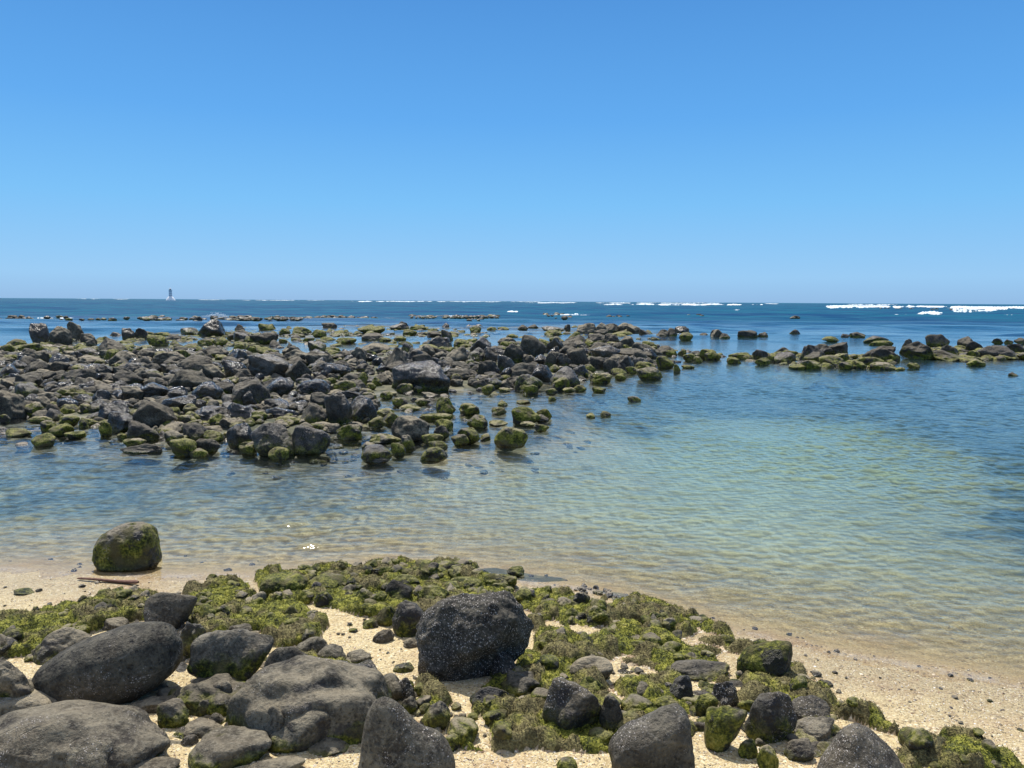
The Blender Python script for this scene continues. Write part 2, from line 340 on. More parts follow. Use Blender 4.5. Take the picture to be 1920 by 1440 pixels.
# ------------------------------------------------------------------ the ground and the sea
def build_setting():
    xs = graded(.07, -7, 8, 1.035, -7000, 7000); ys = graded(.055, 2.6, 15, 1.025, -40, 9000)
    X, Y = np.meshgrid(xs, ys); x, y = X.ravel(), Y.ravel(); z = terrain(x, y)
    z = z + .012*n2(x, y, 4.0, 2)*(y < 30)
    pale = sstep(-3.2, 3.0, poly_sd(x, y, PALE)+2.6*n2(x, y, .3, 3, 8.)); ysx = np.interp(x, SH[:,0], SH[:,1]); off = sstep(0.8, 4.0, y-ysx)
    weed = off*(1-pale)*(.66+.10*sstep(2, 6, x))*sstep(7, 14, y+.8*np.abs(x)); weed = np.maximum(weed, sstep(-.2, .3, poly_sd(x, y, BANK))*1.05)
    for q in DARKWEED: weed = np.maximum(weed, sstep(-.04, .05, poly_sd(x, y, q))*1.3)
    me = mesh_from('seabed_and_beach', np.stack([x,y,z],1), grid_faces(len(xs), len(ys)), SAND, {'weed': weed, 'fine': pale*sstep(1.5, 5, y-ysx)})
    link('beach', me, kind='structure')
    xs = graded(.042, -9, 11, 1.03, -9000, 9000); ys = graded(.034, 5.0, 15, 1.0085, 4.0, 1500); ys = np.concatenate([ys, np.geomspace(1600, 14000, 30)])
    X, Y = np.meshgrid(xs, ys); x, y = X.ravel(), Y.ravel(); z = terrain(x, y); F = grid_faces(len(xs), len(ys))
    keep = (z[F] < .03).any(1); far = sstep(35, 120, y)
    wz = np.zeros(len(x)); sp = np.maximum(.034, (y-15)*.0085); foc = np.zeros(len(x)); r_ = np.random.default_rng(4); shal = sstep(.0, .20, -z)*.85+.15*sstep(0, .03, -z)
    near = y < 80; xn, yn, sn, hn_ = x[near], y[near], sp[near], shal[near]; wn = np.zeros(len(xn)); cn = np.zeros(len(xn)); gust = .72+.9*n2(xn, yn, .33, 2, 5.)
    for k in range(84):                                  # wind ripples: a spread of short wave trains
        lam = .11*math.exp(r_.uniform(0, 1.0)**1.5*1.75); th = math.radians(90-17+r_.normal(0, 40)); kk = 2*math.pi/lam
        ph = kk*(xn*math.cos(th)+yn*math.sin(th))+r_.uniform(0, 6.28)+1.2*n2(xn, yn, .5, 1, k*1.7)
        q = np.sin(ph)*sstep(2.2, 4.0, lam/sn); wn += .0305/kk*q; cn += .0047*kk*q
    wz[near] = wn*hn_*gust; foc[near] = cn*gust
    fm = (y > 25) & (y < 1500); xf, yf, sf = x[fm], y[fm], sp[fm]; wf = np.zeros(len(xf))
    for k in range(60):
        lam = .8*math.exp(r_.uniform(0, 3.2)); th = math.radians(90+4+r_.normal(0, 30)); kk = 2*math.pi/lam
        wf += .020/kk*np.sin(kk*(xf*math.cos(th)+yf*math.sin(th))+r_.uniform(0, 6.28))*sstep(2.2, 4.0, lam/sf)
    wz[fm] += np.clip(wf, -.25, .25)*sstep(30, 75, yf)
    me = mesh_from('sea', np.stack([x,y,wz],1), F[keep], WATER, {'depth': np.maximum(-z, 0.0), 'far': far, 'caustic': foc})
    link('sea', me, kind='structure')
DARKWEED = [np.array([hit(a,b)[:2] for a,b in q]) for q in (
  [(893,1058),(925,1050),(975,1056),(1000,1062),(1055,1068),(1062,1080),(1010,1090),(960,1085),(900,1078)],
  [(1132,1104),(1165,1102),(1190,1112),(1185,1124),(1150,1126)])]
build_setting()
# ------------------------------------------------------------------ rock shapes
def rock_shape(seed, sub=4, sharp=9.0, nmin=9, nmax=16, hmin=.62, lump=.10, fine=.02, bumps=(), tilt=0.0, power=None, aspect=None):
    r_ = np.random.default_rng(seed); D, F = ICO[sub]; n = int(r_.integers(nmin, nmax))
    N = r_.normal(size=(n, 3)); N /= np.linalg.norm(N, axis=1)[:,None]; H = r_.uniform(hmin, 1.0, n)
    H = H*np.where(N[:,2] > .8, 1.12, 1.0)
    N = np.concatenate([N, D[::max(1, len(D)//24)]]); H = np.concatenate([H, np.full(len(N)-n, 1.02)])
    q = np.maximum(D @ N.T, 1e-4)/H; R = (q**sharp).sum(1)**(-1/sharp)
    if power: R = (np.abs(D)**power).sum(1)**(-1/power)
    o = r_.uniform(0, 90, 3)
    R = R*(1 + lump*fbm(D*1.6+o, 2)*1.6)
    V = D*R[:,None]
    for bx, by, bz, a, s in bumps:
        d = np.array([bx,by,bz], float); d /= np.linalg.norm(d); V = V*(1+a*np.exp(-((D-d)**2).sum(1)/(s*s)))[:,None]
    if sub >= 4:
        V = V*(1+fine*fbm(V*5+o, 3) - fine*1.2*np.abs(perlin(V*2.6+o+9)))[:,None]
    if aspect: V = V*np.array(aspect)
    if tilt: V = V @ roty(-math.radians(tilt)).T
    return V, F
def fit(V, box, sink=.3, dep=.8, gz=None):
    """scale and place a unit shape so that the part above ground fills the photo box, standing on the real ground"""
    x0, y0, x1, y1 = box; cx, cy = (x0+x1)/2, (y0+y1)/2; g = ground(cx, min(y1, 1500))
    dist = np.linalg.norm(g-CP); a = (x1-x0)/2/FPX*dist; c = (y1-y0)/2/FPX*dist; bdep = dep*a
    gz = max(g[2], 0.0) if gz is None else gz
    V = V - (V.max(0)+V.min(0))/2; V = V/((V.max(0)-V.min(0))/2)
    ctr = np.array([g[0], g[1]+bdep*.6, gz+sink*c])
    for it in range(14):
        W = V*np.array([a, bdep, c])+ctr; vis = W[W[:,2] > gz-1e-3]
        if len(vis) < 8: vis = W
        p = project(vis); bx0, by0, bx1, by1 = p[:,0].min(), p[:,1].min(), p[:,0].max(), p[:,1].max()
        a *= ((x1-x0)/(bx1-bx0))**.9; k = (y1-y0)/(by1-by0)
        c *= min(max(k, .6), 1.6)**.8
        if c < .32*a: c = .32*a; bdep *= min(max(k, .6), 1.5)**.7; bdep = max(bdep, .3*a)
        else: bdep = dep*a
        dd = np.linalg.norm(ctr-CP); ex, ey = cx-(bx0+bx1)/2, cy-(by0+by1)/2
        ctr[0] += ex/FPX*dd*.9
        dep_ang = max(math.atan2(CAM_H-gz, ctr[1]), .02)
        dy = ey/FPX*dd/math.sin(dep_ang)*.8; ctr[1] -= max(min(dy, .25*ctr[1]), -.25*ctr[1]); ctr[1] = max(ctr[1], 2.0)
        ctr[2] = gz+sink*c
    return V*np.array([a, bdep, c]), ctr, gz
TYPES = {'D': (.30,.10,.28,.12), 'L': (.10,.0,1.0,.15), 'W': (.26,1.0,.10,.2), 'M': (.95,.10,.42,.0), 'Y': (.80,.05,1.0,.05), 'G': (.16,.0,.22,.10), 'B': (.12,.25,.10,1.0), 'K': (.62,.6,.1,.5), 'R': (.05,0,.6,.2)}
TONE = {'G': 1.18, 'L': 1.2, 'D': 1.0, 'W': .62, 'K': .6, 'B': .62, 'R': 1.35, 'M': .9, 'Y': 1.1}
ROCKS = []
def make_rock(box, typ, seed, sub=4, label=None, name='boulder', group=None, prm=None, pore=0.0, sink=.3, dep=.8, gz=None, tone=None, **kw):
    V, F = rock_shape(seed, sub, **kw); r_ = np.random.default_rng(seed+5)
    W, ctr, g = fit(V, box, sink, dep, gz)
    pr = np.array(prm or TYPES[typ], float); pr = np.clip(pr*(1+r_.uniform(-.2, .2, 4)), 0, 1)
    zz = W[:,2]+ctr[2]-g; hn = np.clip(zz/max(zz.max(), 1e-3), 0, 1)
    n = len(W); A = np.tile(pr, (n, 1)); B = np.stack([hn, np.full(n, r_.random()), np.full(n, pore), np.full(n, (tone or TONE[typ])*(.8+.4*r_.random()))], 1)
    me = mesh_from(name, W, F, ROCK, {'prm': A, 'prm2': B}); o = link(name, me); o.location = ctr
    if typ in 'MY': o.name = me.name = 'mossy_rock'
    o['category'] = 'mossy rock' if typ in 'MY' else 'boulder'
    if label: o['label'] = label
    if group: o['group'] = group
    ROCKS.append((o, box, typ)); return o
# ------------------------------------------------------------------ the far rock bank: one entry per boulder (box in the photo, look)
# region A: x/4, 540+y/4
RA = """215 260 375 420 D|365 285 545 425 L|500 250 630 380 L|600 340 730 420 L|45 380 200 430 M|0 415 120 490 M|130 410 330 480 M|440 440 550 500 M|540 415 650 470 M|910 300 1010 390 D|1000 300 1120 385 D|1150 330 1290 370 M|1100 350 1270 430 M|730 370 950 500 D|775 455 920 540 M|1350 295 1500 350 K|1470 235 1690 365 W|1445 212 1520 260 D|1510 290 1620 360 D|1760 270 1840 330 D|1700 310 1920 390 D|1590 370 1710 430 M|1480 380 1600 430 M|1750 400 1850 460 M|1840 420 1920 480 M|1300 430 1460 500 M
260 470 370 560 L|400 500 580 560 L|590 500 770 570 L|830 470 1040 580 L|1040 505 1130 575 L|1160 475 1380 580 L|1340 500 1600 640 D|1380 465 1540 530 D|1170 450 1300 500 W|1720 460 1880 540 W|30 540 200 630 W|200 545 370 660 D|340 550 520 640 D|500 570 720 640 D|460 605 710 725 D|370 615 500 690 D|710 570 860 660 D|710 635 850 700 D|850 590 960 660 D|900 560 1080 640 D|860 625 1070 735 D|1080 565 1210 640 D|1210 570 1340 640 D|1070 630 1280 725 D|1280 610 1580 760 G|1520 570 1680 690 L|1680 540 1840 670 W|1750 605 1900 700 D|1870 560 1960 640 L
0 620 130 680 W|110 650 310 750 D|120 710 280 845 K|0 680 100 760 L|380 730 650 840 Y|640 690 790 760 L|800 690 960 780 W|700 760 850 875 W|580 785 720 870 Y|920 735 1070 840 L|1060 705 1260 835 W|1255 735 1400 810 W|1440 700 1660 840 W|1620 700 1760 790 D|1220 800 1460 930 W|-60 765 190 970 L|170 850 350 970 Y|330 850 440 900 Y|420 870 600 960 Y|600 870 750 960 Y|745 840 960 990 W|980 835 1320 1060 G|810 925 1060 1070 W|740 1000 840 1110 Y|965 995 1180 1140 D|1370 865 1490 950 Y|1460 830 1550 885 Y|1530 840 1690 890 Y|1430 880 1720 1010 W|1690 860 1910 980 W|1330 950 1480 1040 Y|1240 1000 1390 1090 L|1230 1065 1380 1170 Y|1270 1125 1480 1260 M|1380 1005 1560 1135 D|1510 1030 1690 1100 L|1525 1065 1690 1150 Y|1470 1130 1640 1230 D|1650 975 1780 1060 L|1415 1200 1565 1270 M|1790 1150 1930 1250 M|875 1085 965 1140 M|920 1125 1100 1190 Y|920 1170 1200 1235 D|1175 1070 1240 1120 D
40 1050 240 1120 M|230 1085 420 1195 M|480 1070 650 1130 M|300 990 430 1090 Y|360 1010 560 1110 M|440 950 600 1030 M|590 970 670 1050 M|200 960 400 1010 Y|-20 945 80 1015 M|200 690 300 740 L|280 780 420 850 L|1120 800 1240 850 L|450 500 520 530 L|640 380 720 430 D"""
# region B: 440+x/4, 540+y/4
RB = """-10 275 75 320 D|175 265 300 325 M|330 300 420 345 M|430 290 580 340 M|580 310 690 365 M|650 260 770 308 D|-10 330 110 400 D|110 330 330 415 D|65 360 150 415 M|220 370 320 415 M|920 280 1130 340 M|950 335 1130 400 D|1160 265 1310 315 D|1215 250 1310 310 D|1260 310 1370 355 M|1310 285 1440 320 M|1440 325 1560 375 D|1545 310 1640 395 D|1550 262 1610 305 D|1440 365 1630 450 W|1640 380 1760 440 M|330 380 400 410 M|420 375 510 400 M|510 370 600 405 M|640 365 760 400 M|755 370 915 420 M|1080 370 1180 410 M|1190 360 1290 400 M|1250 400 1340 440 M
390 405 460 465 D|555 395 680 470 K|80 425 210 480 M|165 440 290 495 M|-10 415 80 470 M|700 440 800 490 M|965 410 1160 480 L|870 440 1000 550 L|990 470 1080 540 M|380 460 545 560 L|120 495 390 680 D|160 580 330 690 D|390 540 570 690 D|0 460 100 560 W|0 560 100 640 W|0 605 150 685 D|540 490 740 590 L|600 560 840 680 W|740 540 860 620 D|930 540 1010 600 W|1125 440 1310 620 G|1150 545 1310 640 D|1300 460 1420 560 D|1380 420 1510 520 L|1340 490 1480 600 D|1200 540 1590 770 W|1490 520 1600 600 W|1500 450 1610 520 D|1590 440 1740 560 L|1600 550 1760 620 D|1600 600 1820 690 D
220 665 430 815 W|480 685 720 810 W|730 690 920 790 Y|680 760 830 810 L|1080 620 1220 720 L|920 630 1030 730 M|1020 670 1110 740 M|650 670 770 720 M|-10 685 250 880 D|240 800 360 850 Y|230 830 400 920 W|240 895 470 970 W|390 840 540 910 W|500 860 690 1010 D|575 780 730 900 D|685 790 870 1020 D|860 800 1055 1000 W|810 770 940 830 W|125 920 250 1000 Y|80 975 160 1030 M|300 960 500 1030 Y|-10 970 90 1030 L|-50 1010 145 1180 W|150 1010 450 1250 K|445 1030 700 1240 K|30 1150 170 1245 M|250 1190 410 1285 M|570 1005 690 1080 Y|760 1020 960 1140 Y|1000 960 1140 1050 M|1110 930 1240 1020 M|1190 955 1450 1140 L|960 1170 1170 1300 K|950 1150 1070 1220 Y|1010 1090 1250 1170 Y|1170 1160 1285 1260 M|1245 1100 1350 1210 Y|1030 1265 1150 1310 D|1390 1190 1600 1300 M|1450 1145 1600 1220 M|1400 1090 1570 1170 M|1500 1030 1605 1120 D|1500 980 1640 1070 M|1620 1095 1760 1180 M|1670 1045 1840 1160 M|1740 950 1900 1050 Y|1210 715 1340 790 Y|1090 770 1190 830 Y|930 750 1050 800 Y|960 780 1070 850 Y|1180 820 1300 890 Y|1350 825 1470 880 Y|1230 870 1400 920 Y|1380 940 1640 1000 Y|1510 810 1660 950 Y|1790 680 1920 740 Y|1810 650 1920 690 Y|1680 860 1840 950 Y|1620 640 1710 700 Y|1410 780 1520 820 L|1060 900 1200 960 Y|880 930 950 1000 D"""
# region C: 880+x/4, 540+y/4
RC = """800 262 950 345 L|920 260 1050 340 L|1000 265 1120 330 D|1110 260 1250 330 L|1180 280 1290 340 L|930 310 1040 360 D|1060 320 1230 360 M|1270 310 1370 360 D|1395 310 1500 370 D|1480 300 1560 370 D|1540 285 1655 345 D|1570 330 1680 390 M|1725 335 1790 365 D|1805 310 1905 372 D|360 275 440 315 D|430 272 520 305 D|540 285 720 330 K|560 315 700 360 M|710 270 760 320 D|130 290 210 330 M|0 285 90 340 M|210 290 300 320 M
0 365 170 500 G|210 370 350 420 L|370 350 580 520 G|570 370 725 490 G|700 350 900 440 D|860 340 1060 420 D|115 440 265 550 G|250 415 400 560 D|60 490 120 550 D|220 500 360 640 D|70 540 220 670 D|570 480 650 590 D|400 500 500 570 L|290 560 570 680 G|460 570 620 710 W|650 490 760 590 D|740 440 890 590 G|720 400 880 460 D|920 430 1120 520 G|1000 340 1130 430 D|1120 360 1245 440 L|1230 410 1410 500 L|890 510 1030 610 D|1010 530 1110 630 D|1090 500 1230 620 G|1120 450 1300 520 D|1280 450 1400 530 W|1230 520 1340 590 D|850 570 950 640 M|750 570 830 640 D
350 645 540 760 K|620 585 820 740 K|615 665 760 765 Y|830 615 930 670 Y|890 635 1075 715 Y|1060 600 1180 650 M|1090 640 1180 690 M|1170 590 1280 640 M|1250 590 1450 690 Y|1240 550 1400 620 M|1400 510 1540 600 M|1410 430 1535 490 D|1470 460 1560 510 M|1560 455 1630 500 M|1650 470 1740 530 K|1600 490 1700 550 M|1760 460 1880 540 M|1680 510 1750 560 M|1530 570 1585 635 Y|1590 575 1690 605 M|25 670 240 730 Y|90 720 195 785 M|225 650 310 690 M|230 680 330 750 L|220 745 310 780 Y|375 725 470 780 Y|410 725 520 795 M|570 750 665 800 M|780 725 880 775 M|700 745 800 780 Y|920 740 1025 785 M|1185 810 1290 855 Y|875 935 945 975 Y|980 920 1065 970 M|165 890 280 950 M|210 840 290 885 Y|350 835 460 870 M|590 810 655 845 M|315 890 540 1015 M|500 905 620 990 M|500 945 590 1000 L|145 990 290 1035 Y|380 1000 500 1040 Y|480 1020 600 1075 M|185 1040 440 1195 Y|0 950 140 1045 Y|80 1090 160 1145 Y"""
# region D: 1300+x/3.097, 540+y/3.097
RD = """35 260 90 285 D|95 240 175 290 L|150 262 215 295 D|255 245 375 293 D|370 255 435 290 D|555 240 622 280 D|745 280 850 308 M|855 265 910 290 D|905 255 1000 292 D|985 278 1135 312 K|1030 310 1150 335 M|570 160 620 183 D|45 355 152 415 M|0 365 45 410 D|215 375 335 415 M|200 400 270 440 M|350 358 435 410 D|365 405 440 450 M|440 380 500 430 M|478 345 545 385 R|480 370 585 435 K|625 330 750 420 B|700 325 800 400 R|790 315 888 400 R|650 370 740 430 D|740 390 860 460 M|560 445 650 475 M|630 420 735 475 Y|820 380 900 430 Y|850 430 920 475 M|920 420 1000 470 M|960 400 1100 460 M|1000 350 1180 430 D|1060 335 1165 395 D|1120 380 1195 430 M|1030 430 1165 478 Y|1170 460 1225 480 M|1245 435 1310 472 M
1195 295 1290 380 D|1215 310 1400 415 D|1345 268 1490 350 R|1250 365 1340 415 D|1400 360 1580 425 D|1430 330 1540 400 R|1530 280 1640 370 R|1580 310 1690 380 D|1590 365 1660 410 M|1650 335 1870 415 B|1780 380 1870 415 M|1820 325 1920 390 D|1595 415 1690 455 Y|1730 292 1800 320 D|1800 298 1860 320 D|1860 288 1940 325 D|1835 490 1880 510 L|1890 380 2000 415 M"""
BANKR = []
for txt, ox, sc in ((RA, 0, 4.0), (RB, 440, 4.0), (RC, 880, 4.0), (RD, 1300, 3.097)):
    for it in txt.replace('\n', '|').split('|'):
        q = it.split(); v = [float(t) for t in q[:4]]
        if sc < 4 and v[1] > 300: e = .11*(v[2]-v[0]); v = [v[0]-e, v[1]-1.5, v[2]+e, v[3]]
        if q[4] in 'DLWGK' and v[1] > 380: e = .07*(v[2]-v[0]); v = [v[0]-e, v[1], v[2]+e, v[3]+.05*(v[3]-v[1])]
        BANKR.append(((ox+v[0]/sc, 540+v[1]/sc, ox+v[2]/sc, 540+v[3]/sc), q[4]))
WORD = {'D': 'dark grey dry', 'L': 'pale topped grey', 'W': 'glossy wet black', 'M': 'green algae covered', 'Y': 'yellow green topped', 'G': 'smooth slate grey', 'B': 'white speckled', 'K': 'dark weedy', 'R': 'pinkish brown'}
def zone(cx, y1):
    if cx > 1680 and y1 < 680 and y1 > 632: return 'in the far right reef'
    if 1340 < cx <= 1690 and y1 > 640: return 'in the small right reef'
    if cx > 1290 and y1 <= 642: return 'in the low line before open sea'
    if y1 < 634: return 'on the seaward edge of the bank'
    if cx > 1180: return 'at the right bank tip'
    if y1 < 668: return 'by the pools behind the bank'
    if cx > 880 and y1 > 722: return 'in shallow water off the bank'
    col = 'left' if cx < 240 else 'left centre' if cx < 470 else 'middle' if cx < 700 else 'right centre' if cx < 900 else 'right'
    row = 'upper' if y1 < 706 else 'main' if y1 < 765 else 'lower'
    if y1 >= 806: return 'at the %s waterline of the bank' % col
    return 'on the %s %s bank slope' % (row, col)
ORD = ['leftmost', 'second', 'third', 'fourth', 'fifth', 'sixth', 'seventh', 'eighth', 'ninth', 'tenth', 'eleventh', 'twelfth', 'thirteenth', 'fourteenth', 'fifteenth', 'sixteenth', 'seventeenth', 'eighteenth', 'nineteenth', 'twentieth']
buck = {}
for k, (bx, ty) in enumerate(BANKR):
    wd, ht = bx[2]-bx[0], bx[3]-bx[1]
    form = 'long low' if wd > 2.1*ht else 'upright' if ht > .9*wd else 'rounded' if wd < 1.45*ht else 'broad'
    big = 'big ' if wd > 46 else 'small ' if wd < 26 else ''
    buck.setdefault((big+WORD[ty]+' '+form, zone((bx[0]+bx[2])/2, bx[3])), []).append((bx[0]+bx[2], k))
LAB = {}
for (look, zn), lst in buck.items():
    lst.sort()
    for j, (_, k) in enumerate(lst):
        if len(lst) == 1: LAB[k] = '%s rock %s' % (look, zn)
        elif j == 0: LAB[k] = 'leftmost %s rock %s' % (look, zn)
        elif j == len(lst)-1: LAB[k] = 'rightmost %s rock %s' % (look, zn)
        else: LAB[k] = '%s %s rock %s' % (ORD[j], look, zn)
for k, (bx, ty) in enumerate(BANKR):
    r_ = random.Random(k); wd = bx[2]-bx[0]
    green = ty in 'MYK'
    pr_ = list(TYPES[ty]); pr_[1] = 1.0 if ty == 'W' else .7 if ty in 'DGK' and k % 3 == 0 else pr_[1]
    if bx[0] > 1335 and ty in 'DLGBR': pr_[2] = .15; pr_[0] = .4
    make_rock(bx, ty, 1000+k, 5 if wd > 60 else 4 if wd > 22 else 3, LAB[k], 'boulder', 'rocks of the sea bank', prm=pr_, tone=TONE[ty]*(.70 if not green else .95)*(.75 if bx[0] > 1335 and not green else 1),
              sharp=r_.uniform(8, 13) if green else r_.uniform(11, 28)+(16 if bx[0] > 1480 else 0), hmin=.62 if green else .44 if bx[0] > 1480 else .56, nmin=9 if green else 8, nmax=16 if green else 14, lump=r_.uniform(.07, .14), fine=.03, sink=.45 if green else .35,
              dep=r_.uniform(.7, 1.0), tilt=r_.uniform(-14, 14))
